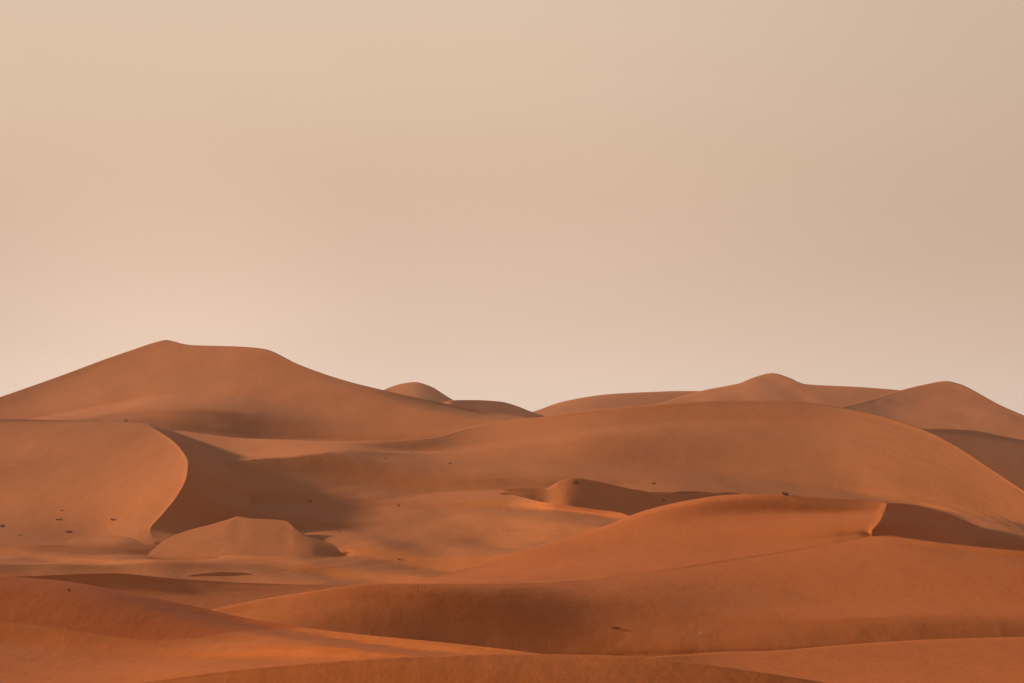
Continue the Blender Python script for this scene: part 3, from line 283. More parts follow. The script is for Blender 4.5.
 'front': [[-678,-734,-780,-802,-834,-873,-915,-963,-1014,-1063,-1104,-1135,-1172,-1213,-1231,-1213,-1147,-1040,-919,-769,-576,-410,-319,-273,-247,-221,-194,-166,-131,-88,-43,4,53,95,124,147,164,178,186,202,259,331,327,215,70,-47,-132,-204,-260,-300,-332,-359,-379,-393,-409],[-630,-692,-757,-794,-815,-835,-860,-896,-938,-981,-1020,-1054,-1089,-1125,-1157,-1169,-1141,-1074,-1004,-921,-800,-655,-527,-433,-366,-311,-265,-223,-182,-138,-97,-57,-18,18,49,74,98,121,147,183,237,282,276,220,146,77,16,-43,-91,-126,-155,-181,-208,-232,-254],[-583,-638,-701,-744,-767,-781,-798,-821,-852,-886,-918,-947,-977,-1007,-1038,-1060,-1057,-1016,-948,-887,-833,-763,-673,-581,-492,-409,-333,-264,-204,-152,-109,-72,-39,-8,17,41,64,87,115,151,192,224,227,197,146,89,32,-26,-78,-124,-162,-192,-211,-225,-242],[-539,-580,-634,-678,-703,-717,-730,-746,-766,-785,-803,-824,-846,-870,-894,-914,-922,-904,-854,-793,-747,-713,-680,-638,-579,-504,-414,-320,-232,-160,-104,-60,-27,-1,21,41,60,79,103,130,161,184,185,163,124,79,31,-20,-68,-111,-147,-179,-202,-223,-240],[-504,-529,-571,-606,-629,-644,-656,-672,-684,-691,-696,-701,-710,-724,-739,-752,-759,-753,-725,-676,-624,-588,-572,-562,-547,-515,-457,-374,-278,-186,-113,-58,-18,9,29,48,64,80,98,116,138,151,150,131,101,65,27,-14,-52,-88,-119,-148,-173,-197,-219],[-485,-496,-519,-539,-552,-559,-569,-582,-594,-600,-596,-586,-578,-575,-576,-579,-581,-578,-564,-532,-487,-446,-422,-417,-422,-425,-412,-373,-305,-221,-141,-76,-28,6,32,54,70,85,96,110,125,132,129,114,90,62,31,0,-28,-55,-80,-105,-133,-161,-190],[-475,-477,-480,-484,-481,-473,-470,-474,-484,-488,-481,-466,-445,-424,-408,-398,-393,-389,-382,-366,-337,-301,-273,-264,-270,-285,-299,-300,-277,-229,-166,-102,-49,-7,28,57,80,96,107,119,129,135,132,120,102,81,57,34,11,-10,-33,-57,-88,-120,-159],[-467,-465,-459,-447,-423,-398,-374,-363,-360,-356,-348,-329,-302,-270,-237,-211,-196,-189,-186,-183,-173,-155,-135,-125,-127,-142,-162,-182,-193,-188,-163,-122,-76,-31,9,45,75,95,110,122,134,141,142,135,125,110,91,72,52,33,8,-20,-56,-95,-143],[-464,-450,-437,-408,-369,-326,-286,-255,-233,-217,-198,-175,-146,-110,-66,-25,3,15,16,11,6,3,5,7,2,-11,-28,-50,-73,-94,-106,-105,-90,-65,-36,-6,22,42,58,72,89,105,116,122,125,122,112,96,78,57,29,-7,-50,-100,-159],[-460,-429,-397,-355,-307,-252,-201,-153,-115,-81,-47,-16,15,52,97,147,189,211,216,209,194,178,162,148,133,117,99,81,61,37,11,-15,-35,-50,-60,-65,-68,-70,-71,-66,-54,-35,-14,9,31,48,59,59,54,42,18,-16,-56,-101,-152],[-448,-391,-337,-284,-228,-170,-113,-60,-8,44,92,134,173,210,252,302,354,391,407,405,388,364,336,308,282,256,231,214,200,182,159,131,100,67,33,-3,-37,-69,-95,-114,-126,-128,-122,-108,-89,-72,-56,-42,-27,-16,-12,-15,-22,-30,-42],[-419,-340,-269,-201,-137,-77,-21,35,93,154,215,274,324,367,408,454,506,556,588,595,583,556,522,486,450,416,386,360,342,326,307,283,254,219,182,142,103,69,41,19,3,-6,-7,3,18,32,44,57,75,93,110,122,135,146,154],[-383,-284,-199,-117,-46,16,77,135,194,255,324,396,464,525,575,620,668,718,761,782,777,754,721,681,639,600,561,525,496,470,446,419,389,356,321,285,253,228,209,195,185,176,174,181,193,207,218,231,248,269,292,315,339,363,384],[-347,-232,-131,-41,36,108,175,238,300,361,426,502,588,673,743,799,848,894,935,964,969,956,929,892,850,805,758,715,674,635,599,564,528,495,462,432,408,393,385,383,381,379,382,389,399,412,423,435,452,473,497,527,563,599,633],[-307,-173,-60,38,123,199,270,341,410,477,541,609,698,799,898,977,1034,1080,1117,1143,1160,1157,1139,1111,1073,1027,978,930,884,841,800,760,721,684,650,621,598,585,580,581,584,590,599,611,626,639,650,663,679,700,724,754,793,844,890],[-239,-101,26,134,224,303,379,452,524,596,669,746,832,931,1038,1141,1223,1278,1317,1344,1356,1351,1341,1321,1288,1246,1198,1150,1107,1068,1030,992,956,920,887,858,833,816,805,799,799,804,815,832,851,867,881,893,909,931,957,987,1026,1075,1145]],
 'lee': [[0,0,0,0,0,0,0,0,0,0,0,0,0,0,0,0,0,0,0,0,0,0,0,0,0,0],[0,0,0,0,0,0,0,0,0,0,0,0,0,0,0,0,0,0,0,0,0,0,0,0,0,0],[0,0,0,0,0,0,0,0,0,0,0,0,0,0,0,0,0,0,0,0,0,0,0,0,0,0],[0,0,0,0,0,0,0,0,0,0,0,0,0,0,0,0,0,0,0,0,0,0,0,0,0,0],[0,0,0,0,0,0,0,0,0,0,0,0,0,0,0,0,0,0,0,0,0,0,0,0,0,0],[0,0,0,0,0,0,0,0,0,0,0,0,0,0,0,0,0,0,0,0,0,0,0,0,0,0],[0,0,0,0,0,0,0,0,0,0,0,0,0,0,0,0,0,0,0,0,0,0,0,0,0,0],[0,0,0,0,0,0,0,0,0,0,0,0,0,0,0,0,0,0,0,0,0,0,0,0,0,0],[0,0,0,0,0,0,0,0,0,0,0,0,0,0,0,0,0,0,0,0,0,0,0,0,0,0],[0,0,0,0,0,0,0,0,0,0,0,0,0,0,0,0,0,0,0,0,0,0,0,0,0,0]],
 'apron': [[-2353,-2121,-1950,-1783,-1615,-1444,-1271,-1101,-953,-851,-802,-790,-785,-745,-658,-556,-456,-355,-278,-233,-207,-195,-184,-177,-157,-109,-45,28],[-2112,-1895,-1708,-1547,-1389,-1237,-1092,-951,-826,-728,-661,-617,-578,-528,-465,-397,-325,-252,-192,-149,-116,-88,-61,-36,-11,19,56,104],[-1874,-1655,-1463,-1298,-1153,-1016,-886,-765,-659,-569,-495,-432,-372,-310,-245,-185,-129,-77,-31,3,29,54,81,104,121,142,163,192],[-1620,-1405,-1212,-1044,-902,-776,-661,-558,-468,-393,-328,-264,-202,-135,-62,9,69,116,152,175,192,206,220,230,237,249,262,283],[-1352,-1149,-965,-799,-655,-531,-423,-325,-243,-175,-116,-61,-8,52,118,189,255,310,346,365,371,376,376,372,366,363,366,378],[-1066,-890,-723,-564,-420,-292,-179,-81,1,70,130,179,225,272,328,388,446,497,533,548,545,539,531,520,504,491,484,486],[-787,-641,-495,-350,-213,-85,33,134,220,296,360,414,457,494,537,583,626,663,686,690,681,667,653,639,621,608,598,600],[-538,-418,-294,-166,-43,74,180,272,352,426,491,549,595,632,663,693,719,740,749,751,748,742,733,718,704,696,696,706],[-335,-212,-93,30,149,258,351,430,496,558,615,666,708,742,769,791,807,818,824,828,828,828,822,815,807,805,817,839],[-172,-29,109,241,368,482,577,657,724,792,860,928,988,1041,1082,1111,1122,1118,1106,1091,1074,1056,1033,1009,988,979,990,1025]],
 'near_left': [[664,727,824,892,897,886,887,905,934,973,1025,1101,1092,928,723,540,378,214,35,-136,-325,-524,-702,-851,-950,-1063,-1138,-1175,-1151,-1195,-1169],[581,613,658,693,701,697,688,680,665,633,585,590,674,734,699,594,444,284,153,5,-165,-350,-517,-652,-748,-868,-945,-992,-1073,-1094,-1114],[525,546,572,595,603,599,584,564,532,470,372,266,198,196,254,351,414,387,290,159,15,-155,-310,-440,-561,-665,-740,-822,-887,-922,-952],[455,489,513,526,526,516,496,471,432,366,268,143,7,-121,-213,-236,-165,37,284,298,191,52,-87,-216,-339,-443,-532,-616,-681,-741,-817],[374,402,436,450,445,427,401,367,318,245,144,19,-113,-244,-364,-466,-539,-552,-396,83,312,257,152,30,-87,-196,-297,-390,-470,-569,-663],[323,321,339,355,354,336,306,267,212,134,27,-97,-221,-333,-421,-493,-552,-612,-681,-636,-131,359,378,283,180,66,-48,-159,-273,-404,-528],[337,334,320,312,304,286,259,222,171,98,-1,-114,-225,-318,-390,-443,-477,-512,-586,-785,-899,-375,376,470,420,311,182,37,-116,-277,-436],[387,425,421,401,381,358,331,297,252,188,102,1,-97,-180,-247,-309,-377,-487,-677,-870,-1008,-1034,-730,-8,452,450,295,117,-48,-214,-388],[416,515,556,557,541,518,490,455,410,347,262,161,61,-29,-114,-199,-301,-425,-560,-681,-783,-856,-920,-827,-461,-124,-32,-49,-119,-233,-381],[384,528,628,675,685,676,657,626,586,527,448,353,256,167,80,-4,-93,-185,-281,-387,-494,-602,-668,-715,-728,-608,-424,-292,-260,-310,-408],[305,463,592,676,718,734,730,714,687,643,580,501,420,351,289,230,167,91,1,-103,-226,-334,-424,-481,-487,-499,-460,-391,-345,-351,-391],[244,390,517,607,658,681,684,676,655,617,553,461,361,272,204,146,105,89,71,12,-92,-220,-308,-330,-322,-280,-255,-237,-227,-234,-256],[185,321,433,515,564,588,596,594,582,552,497,406,296,191,94,-2,-97,-181,-258,-317,-357,-367,-345,-293,-226,-165,-109,-74,-62,-74,-100],[99,232,339,413,457,481,493,496,492,470,423,340,238,138,40,-54,-146,-232,-310,-371,-402,-397,-357,-295,-221,-153,-92,-51,-29,-31,-43],[-14,115,221,297,342,364,376,381,378,360,318,247,160,75,-2,-71,-137,-197,-253,-299,-328,-335,-316,-279,-227,-173,-121,-79,-51,-41,-37],[-105,5,93,158,199,222,236,245,245,232,196,141,77,20,-25,-64,-100,-134,-171,-208,-235,-248,-243,-227,-198,-163,-123,-86,-54,-33,-14]],
 'near_dome': [[-1444,-1382,-1368,-1365,-1360,-1349,-1343,-1336,-1309,-1259,-1195,-1116,-1025,-930,-858,-803,-763,-733,-695,-645,-585,-516,-431,-324,-206,-78,70,223],[-1311,-1251,-1229,-1224,-1218,-1206,-1196,-1188,-1171,-1137,-1083,-1016,-942,-862,-784,-715,-660,-612,-567,-512,-448,-375,-292,-196,-81,49,188,338],[-1172,-1104,-1072,-1062,-1055,-1042,-1027,-1016,-1004,-982,-941,-885,-819,-746,-670,-599,-532,-475,-423,-363,-300,-226,-146,-58,51,177,309,459],[-1025,-943,-896,-874,-863,-849,-829,-812,-800,-784,-756,-713,-658,-592,-523,-450,-377,-314,-252,-191,-123,-47,30,114,208,315,439,583],[-878,-769,-699,-658,-636,-619,-596,-573,-556,-543,-525,-495,-450,-396,-334,-266,-197,-131,-66,0,77,155,234,315,398,489,592,723],[-728,-587,-484,-413,-371,-346,-323,-297,-274,-257,-242,-221,-189,-148,-99,-43,15,77,142,214,294,374,454,534,614,700,789,896],[-569,-397,-255,-147,-74,-30,-3,22,48,71,90,109,131,158,191,231,276,329,388,458,533,611,688,764,846,934,1026,1131],[-416,-227,-56,96,214,297,349,381,406,432,457,479,498,516,537,559,589,626,671,729,793,859,926,993,1066,1151,1243,1357],[-300,-96,91,270,430,566,671,740,784,817,846,873,895,914,931,947,967,991,1024,1063,1110,1159,1209,1259,1316,1379,1454,1538],[-178,30,229,417,596,765,918,1044,1134,1194,1236,1271,1298,1322,1342,1361,1383,1408,1437,1469,1505,1541,1580,1620,1665,1714,1771,1848]],
 'ramp': [[307,375,449,541,702,766,624,433,290,199,142,99,67,64,87,86,48,10,-53,-122,-178,-250,-304,-318,-305,-273,-224,-159,-79,2,65,99,107,99],[272,332,448,567,671,683,577,421,283,183,112,68,45,42,45,30,-9,-57,-113,-168,-214,-249,-271,-278,-267,-236,-185,-121,-50,13,65,97,110,109],[254,290,419,557,622,595,514,403,282,184,114,68,46,42,45,40,18,-20,-66,-113,-153,-179,-192,-197,-189,-168,-128,-72,-13,41,85,113,133,125],[236,233,335,476,543,514,448,373,280,189,118,71,49,45,50,56,52,33,1,-37,-69,-91,-101,-101,-95,-79,-49,-8,39,84,119,144,150,94],[215,182,249,389,471,445,390,341,279,201,133,89,67,58,60,68,76,77,63,39,16,0,-7,-5,3,18,42,70,102,134,157,153,100,-60],[172,130,162,290,398,391,342,308,273,216,156,114,91,82,80,81,88,97,100,93,79,71,69,72,83,99,119,140,156,161,140,75,-41,-195],[136,97,89,187,314,339,293,263,246,214,169,130,112,108,108,108,108,109,109,104,94,85,77,72,75,82,91,96,91,73,29,-51,-147,-256],[112,69,36,91,214,278,245,205,187,174,154,130,121,125,135,146,152,149,134,113,90,70,54,41,33,32,29,29,16,-5,-48,-111,-183,-267],[102,51,-3,4,90,185,190,143,109,100,100,99,104,118,142,166,186,196,189,168,135,101,72,48,31,21,13,5,-10,-29,-60,-106,-161,-220],[98,25,-68,-99,-69,20,77,62,30,13,12,25,46,72,105,139,170,195,212,211,197,174,149,121,93,67,47,28,12,-7,-33,-69,-107,-142],[-189,-223,-314,-370,-354,-282,-169,-107,-87,-83,-85,-74,-53,-23,14,49,84,118,147,167,181,190,192,184,168,144,115,83,53,25,0,-22,-43,-63],[-886,-992,-1103,-1079,-1008,-908,-724,-499,-383,-282,-224,-195,-175,-148,-117,-84,-48,-12,19,49,77,105,131,152,165,167,158,139,114,87,62,40,21,2],[-1345,-1332,-1287,-1287,-1246,-1188,-1087,-941,-778,-627,-508,-431,-382,-348,-318,-284,-247,-212,-178,-143,-110,-76,-41,-7,22,48,65,74,76,69,64,55,50,42]],
 'mound': [[0,0,0,0,0,0,0,0,0,0,0,0,0,0,0,0,0,0,0,0,0,0,0,0,0,0,0,0,0,0,0,0,0,0],[0,0,0,0,0,0,0,0,0,0,0,0,0,0,0,0,0,0,0,0,0,0,0,0,0,0,0,0,0,0,0,0,0,0],[0,0,0,0,0,0,0,0,0,0,0,0,0,0,0,0,0,0,0,0,0,0,0,0,0,0,0,0,0,0,0,0,0,0],[0,0,0,0,0,0,0,0,0,0,0,0,0,0,0,0,0,0,0,0,0,0,0,0,0,0,0,0,0,0,0,0,0,0],[0,0,0,0,0,0,0,0,0,0,0,0,0,0,0,0,0,0,0,0,0,0,0,0,0,0,0,0,0,0,0,0,0,0],[0,0,0,0,0,0,0,0,0,0,0,0,0,0,0,0,0,0,0,0,0,0,0,0,0,0,0,0,0,0,0,0,0,0],[0,0,0,0,0,0,0,0,0,0,0,0,0,0,0,0,0,0,0,0,0,0,0,0,0,0,0,0,0,0,0,0,0,0]],
 'tongue': [[0,0,0,0,0,0,0,0,0,0,0,0,0,0,0,0,0,0,0,0,0,0,0,0,0,0,0,0,0,0,0],[0,0,0,0,0,0,0,0,0,0,0,0,0,0,0,0,0,0,0,0,0,0,0,0,0,0,0,0,0,0,0],[0,0,0,0,0,0,0,0,0,0,0,0,0,0,0,0,0,0,0,0,0,0,0,0,0,0,0,0,0,0,0],[0,0,0,0,0,0,0,0,0,0,0,0,0,0,0,0,0,0,0,0,0,0,0,0,0,0,0,0,0,0,0],[0,0,0,0,0,0,0,0,0,0,0,0,0,0,0,0,0,0,0,0,0,0,0,0,0,0,0,0,0,0,0],[0,0,0,0,0,0,0,0,0,0,0,0,0,0,0,0,0,0,0,0,0,0,0,0,0,0,0,0,0,0,0],[0,0,0,0,0,0,0,0,0,0,0,0,0,0,0,0,0,0,0,0,0,0,0,0,0,0,0,0,0,0,0],[0,0,0,0,0,0,0,0,0,0,0,0,0,0,0,0,0,0,0,0,0,0,0,0,0,0,0,0,0,0,0],[0,0,0,0,0,0,0,0,0,0,0,0,0,0,0,0,0,0,0,0,0,0,0,0,0,0,0,0,0,0,0],[0,0,0,0,0,0,0,0,0,0,0,0,0,0,0,0,0,0,0,0,0,0,0,0,0,0,0,0,0,0,0]],
 'knoll': [[0,0,0,0,0,0,0,0,0,0,0,0,0,0,0,0,0,0,0,0,0,0,0,0,0,0,0,0,0,0,0,0,0,0,0,0,0,0,0,0],[0,0,0,0,0,0,0,0,0,0,0,0,0,0,0,0,0,0,0,0,0,0,0,0,0,0,0,0,0,0,0,0,0,0,0,0,0,0,0,0],[0,0,0,0,0,0,0,0,0,0,0,0,0,0,0,0,0,0,0,0,0,0,0,0,0,0,0,0,0,0,0,0,0,0,0,0,0,0,0,0],[0,0,0,0,0,0,0,0,0,0,0,0,0,0,0,0,0,0,0,0,0,0,0,0,0,0,0,0,0,0,0,0,0,0,0,0,0,0,0,0],[0,0,0,0,0,0,0,0,0,0,0,0,0,0,0,0,0,0,0,0,0,0,0,0,0,0,0,0,0,0,0,0,0,0,0,0,0,0,0,0],[0,0,0,0,0,0,0,0,0,0,0,0,0,0,0,0,0,0,0,0,0,0,0,0,0,0,0,0,0,0,0,0,0,0,0,0,0,0,0,0],[0,0,0,0,0,0,0,0,0,0,0,0,0,0,0,0,0,0,0,0,0,0,0,0,0,0,0,0,0,0,0,0,0,0,0,0,0,0,0,0],[0,0,0,0,0,0,0,0,0,0,0,0,0,0,0,0,0,0,0,0,0,0,0,0,0,0,0,0,0,0,0,0,0,0,0,0,0,0,0,0],[0,0,0,0,0,0,0,0,0,0,0,0,0,0,0,0,0,0,0,0,0,0,0,0,0,0,0,0,0,0,0,0,0,0,0,0,0,0,0,0],[0,0,0,0,0,0,0,0,0,0,0,0,0,0,0,0,0,0,0,0,0,0,0,0,0,0,0,0,0,0,0,0,0,0,0,0,0,0,0,0]],
 'crescent_wind': [[-588,-534,-476,-432,-396,-363,-333,-302,-265,-225,-190,-162,-137,-106,-53,4,40,71,103,125,160,272,401,463,535,763],[-503,-456,-394,-349,-313,-279,-246,-210,-166,-126,-94,-68,-39,5,69,118,153,189,226,277,345,375,442,556,613,671],[-408,-376,-314,-263,-225,-193,-161,-126,-83,-37,-1,28,57,97,159,212,246,282,320,361,398,446,487,546,630,726],[-299,-290,-241,-184,-142,-111,-86,-62,-31,7,50,88,117,142,170,199,227,248,264,277,290,302,321,349,391,446],[-171,-188,-178,-141,-98,-65,-46,-31,-15,4,27,53,76,95,106,113,116,117,116,113,108,104,100,100,100,92],[-29,-65,-88,-94,-84,-67,-53,-40,-28,-16,-9,-2,1,2,1,-3,-9,-18,-28,-39,-52,-63,-75,-85,-98,-121],[115,68,29,-2,-23,-34,-36,-34,-32,-32,-35,-40,-48,-60,-71,-86,-101,-115,-132,-147,-165,-180,-198,-214,-234,-264],[254,195,142,98,62,35,18,6,-5,-18,-33,-51,-71,-93,-113,-134,-155,-173,-194,-212,-232,-250,-269,-287,-309,-337],[384,312,247,189,140,102,75,54,33,12,-13,-40,-68,-97,-122,-148,-171,-192,-216,-236,-258,-278,-300,-321,-345,-374],[481,399,327,263,208,165,132,105,79,54,24,-6,-37,-69,-98,-126,-151,-175,-200,-224,-250,-275,-301,-326,-354,-388],[456,390,334,283,237,202,172,147,121,95,65,34,2,-30,-61,-92,-119,-148,-176,-207,-238,-269,-299,-331,-362,-402],[334,311,285,258,232,208,188,167,145,120,91,61,29,-5,-36,-68,-99,-134,-169,-208,-245,-284,-321,-360,-398,-447],[292,278,264,247,229,210,190,170,149,125,99,70,39,5,-29,-64,-102,-141,-185,-230,-275,-321,-364,-410,-455,-512],[340,312,290,269,247,223,199,176,153,129,104,75,43,8,-31,-72,-116,-164,-213,-264,-313,-361,-408,-453,-499,-553],[412,372,339,307,278,248,218,192,167,142,114,84,47,6,-40,-89,-140,-193,-247,-299,-349,-396,-443,-486,-530,-584],[494,440,392,349,310,275,242,213,185,157,125,89,47,-2,-55,-110,-167,-223,-277,-328,-378,-423,-467,-508,-547,-598],[588,514,450,393,343,300,263,232,202,171,133,92,43,-10,-69,-128,-185,-241,-293,-343,-389,-433,-473,-512,-548,-594],[683,593,514,442,381,330,290,257,224,190,148,102,49,-6,-65,-124,-180,-233,-283,-330,-372,-412,-448,-482,-515,-556],[758,660,573,493,426,372,329,293,258,220,177,128,73,17,-40,-97,-150,-200,-247,-290,-329,-366,-400,-431,-462,-500],[783,683,595,518,453,401,359,324,289,249,205,154,102,47,-7,-60,-110,-157,-201,-243,-281,-317,-352,-383,-414,-453],[704,617,551,490,437,394,360,328,297,258,214,166,117,67,17,-31,-78,-123,-166,-208,-246,-283,-317,-351,-382,-422],[396,361,364,371,363,345,325,302,277,243,201,159,118,73,29,-17,-61,-105,-146,-188,-226,-264,-299,-333,-366,-408],[-113,-81,-14,74,154,200,217,222,217,200,173,145,117,82,44,1,-43,-87,-129,-172,-213,-253,-291,-327,-364,-411],[-414,-427,-397,-316,-205,-99,-19,41,82,108,120,117,104,81,50,11,-30,-73,-118,-163,-208,-251,-293,-333,-373,-423],[-385,-425,-471,-489,-461,-394,-308,-221,-137,-60,3,43,55,54,33,2,-38,-80,-128,-175,-222,-268,-312,-353,-393,-439],[-350,-335,-372,-419,-454,-460,-440,-400,-341,-269,-191,-118,-64,-35,-31,-45,-79,-124,-172,-221,-266,-309,-349,-387,-423,-463],[-417,-296,-255,-276,-314,-342,-357,-360,-355,-338,-312,-279,-245,-214,-193,-186,-196,-221,-251,-285,-318,-349,-380,-408,-437,-468],[-587,-367,-209,-155,-158,-175,-186,-191,-196,-198,-198,-195,-196,-201,-210,-219,-227,-237,-253,-273,-296,-319,-339,-355,-370,-389]],
}


# ---------------------------------------------------------------- dunes
def surface(name):
    rows = T[name]
    F = fine(rows, 2 if name in TWO else True)
    NR, NC = F.shape[:2]
    d = np.array(BAKE[name])/10000.0
    dl = basis(NR, d.shape[0])@d@basis(NC, d.shape[1]).T
    if name == 'big':               # the summit comes to a point
        F[..., 1] -= 1.4*np.exp(-abs(F[..., 0]-166)/8)*np.exp(-np.linspace(0, 5, NR)*6)[:, None]
    D = F[..., 2]*np.exp(dl)*dip(name, F)
    P = rays(F)*D[..., None]
    # low wind-blown undulation, crests running away from the eye
    und = np.zeros(P.shape[:2]); rg = random.Random(11)
    for _ in range(14):
        wl = 9*rg.uniform(1, 2.2)**2; a = rg.gauss(.35, .45)
        ph = 2*math.pi*(P[..., 0]*math.cos(a)+P[..., 1]*math.sin(a)*.6)/wl+rg.uniform(0, 6.28)
        und += wl*.0026*(np.sin(ph)+.35*np.sin(2*ph+1.1))
    amp = {'basin': np.clip((F[..., 1]-470)/60, .25, 1.0), 'crescent_wind': .25, 'big': .25, 'front': .25, 'far2': .5, 'far3': .5, 'near_left': .25}.get(name, 0)
    P[..., 2] += und*amp*np.clip(np.linspace(0, 1, NR)*6, 0, 1)[:, None]
    return P

def skirt(P, back=True, front=True, left=False, right=False):
    """carry the sheet of sand on past its edges: down the far side and into the ground"""
    sc = max(P[0, :, 1].mean()/300.0, .25)
    rows = [P]
    if back:
        top = []
        for b, z in ((.3, .06), (1, .35), (3, 1.4), (8, 4.4), (18, 10), (40, 22)):
            q = P[0].copy(); q[:, 0] += b*sc*q[:, 0]/q[:, 1]; q[:, 1] += b*sc; q[:, 2] -= z*sc
            top.append(q)
        rows.insert(0, np.array(top[::-1]))
    if front:
        bot = []
        for b, z in ((1, .3), (4, 1.4), (10, 4), (20, 10)):
            q = P[-1].copy(); q[:, 0] -= b*sc*q[:, 0]/q[:, 1]; q[:, 1] -= b*sc; q[:, 2] -= z*sc
            bot.append(q)
        rows.append(np.array(bot))
    P = np.concatenate(rows, 0)
    px = CX+FPX*P[:, :, 0]/P[:, :, 1]
    for on, k, sg in ((px[:, 0].mean() < 0, 0, -1), (px[:, -1].mean() > 1024, -1, 1)):
        if on:                       # the dune runs on beyond the edge of the view
            ex = []
            for b in (2, 6, 14, 30):
                q = P[:, k].copy(); q[:, 0] += sg*b*max(sc, .6); q[:, 2] -= .0015*b*b*sc; ex.append(q)
            ex = np.array(ex).swapaxes(0, 1)
            P = np.concatenate([ex[:, ::-1], P] if k == 0 else [P, ex], 1)
    for on, k, sg in ((left, 0, -1), (right, -1, 1)):
        if on:
            ex = []
            for b, z in ((.4, .2), (1.5, .9), (5, 3.2), (12, 8)):
                q = P[:, k].copy(); q[:, 0] += sg*b*sc; q[:, 2] -= z*sc
                ex.append(q)
            ex = np.array(ex).swapaxes(0, 1)
            P = np.concatenate([ex[:, ::-1], P] if k == 0 else [P, ex], 1)
    return P

def dune(name, label, parts, cat='dune', group=None, mat=None):
    vs, fs, o = [], [], 0
    for P in parts:
        n, m = P.shape[:2]
        vs.append(P.reshape(-1, 3))
        idx = np.arange(n*m).reshape(n, m)+o
        fs.append(np.stack([idx[1:, :-1], idx[1:, 1:], idx[:-1, 1:], idx[:-1, :-1]], -1).reshape(-1, 4))
        o += n*m
    V = np.concatenate(vs); V[:, 2] += EYE
    Fc = np.concatenate(fs)
    me = bpy.data.meshes.new(name)
    me.from_pydata(V.tolist(), [], Fc.tolist())
    me.polygons.foreach_set('use_smooth', [True]*len(me.polygons))
    me.materials.append(mat or SAND)
    ob = bpy.data.objects.new(name, me); COL.objects.link(ob)
    ob['label'] = label; ob['category'] = cat; ob['kind'] = 'structure'
    if group: ob['group'] = group
    return ob

# ---------------------------------------------------------------- materials
def sand_material(name, ca, cb, ripple):
    m = bpy.data.materials.new(name); m.use_nodes = True
    nt = m.node_tree; N = nt.nodes; K = nt.links
    b = N['Principled BSDF']; b.inputs['Roughness'].default_value = .95
    b.inputs['Specular IOR Level'].default_value = .08
    tc = N.new('ShaderNodeTexCoord')
    def noise(scale, detail, rough=.55, stretch=(1, 1, 1)):
        mp = N.new('ShaderNodeMapping'); mp.inputs['Scale'].default_value = stretch
        K.new(tc.outputs['Object'], mp.inputs[0])
        n = N.new('ShaderNodeTexNoise'); n.inputs['Scale'].default_value = scale
        n.inputs['Detail'].default_value = detail; n.inputs['Roughness'].default_value = rough
        K.new(mp.outputs[0], n.inputs['Vector'])
        return n.outputs['Fac']
    r = N.new('ShaderNodeValToRGB')
    r.color_ramp.elements[0].position = .3; r.color_ramp.elements[0].color = (*ca, 1)
    r.color_ramp.elements[1].position = .7; r.color_ramp.elements[1].color = (*cb, 1)
    mixn = N.new('ShaderNodeMath'); mixn.operation = 'MULTIPLY_ADD'
    mixn.inputs[1].default_value = .55
    K.new(noise(.035, 4, .5, (1, .45, 1)), mixn.inputs[0])
    sc = N.new('ShaderNodeMath'); sc.operation = 'MULTIPLY'; sc.inputs[1].default_value = .45
    K.new(noise(1.1, 6, .65), sc.inputs[0]); K.new(sc.outputs[0], mixn.inputs[2])
    K.new(mixn.outputs[0], r.inputs[0])
    if ripple:                     # coarser, redder sand lies bare on the steep face
        at = N.new('ShaderNodeAttribute'); at.attribute_name = 'coarse'
        jm = N.new('ShaderNodeMath'); jm.operation = 'MULTIPLY_ADD'; jm.inputs[1].default_value = .5; jm.inputs[2].default_value = -.25
        K.new(noise(.22, 4, .6), jm.inputs[0])
        ja = N.new('ShaderNodeMath'); K.new(at.outputs['Fac'], ja.inputs[0]); K.new(jm.outputs[0], ja.inputs[1])
        mr = N.new('ShaderNodeMapRange'); mr.interpolation_type = 'SMOOTHSTEP'
        mr.inputs['From Min'].default_value = .38; mr.inputs['From Max'].default_value = .62; K.new(ja.outputs[0], mr.inputs['Value'])
        mc = N.new('ShaderNodeMix'); mc.data_type = 'RGBA'; mc.inputs['B'].default_value = (.36, .070, .008, 1)
        K.new(mr.outputs[0], mc.inputs['Factor']); K.new(r.outputs[0], mc.inputs['A']); K.new(mc.outputs['Result'], b.inputs['Base Color'])
    else: K.new(r.outputs[0], b.inputs['Base Color'])
    # soft wind relief, drifts, ripples and grain
    def bump(h, strength, dist, prev=None):
        bp = N.new('ShaderNodeBump'); bp.inputs['Strength'].default_value = strength; bp.inputs['Distance'].default_value = dist
        K.new(h, bp.inputs['Height'])
        if prev: K.new(prev, bp.inputs['Normal'])
        return bp.outputs[0]
    n1 = bump(noise(.045, 3, .5, (1, .5, 1)), .5, 1.0)
    n2 = bump(noise(.3, 5, .6, (1, .4, 1)), .5, .22, n1)
    n3 = bump(noise(1.6, 5, .65, (1, .3, 1)), .3, .06, n2)
    n4 = bump(noise(9, 3, .7), .3, .02, n3)
    K.new(n4, b.inputs['Normal'])
    return m
SAND = sand_material('sand', SAND_A, SAND_B, 0)
RED = sand_material('red_sand', RED_A, RED_B, 1)

S = {n: surface(n) for n in T}
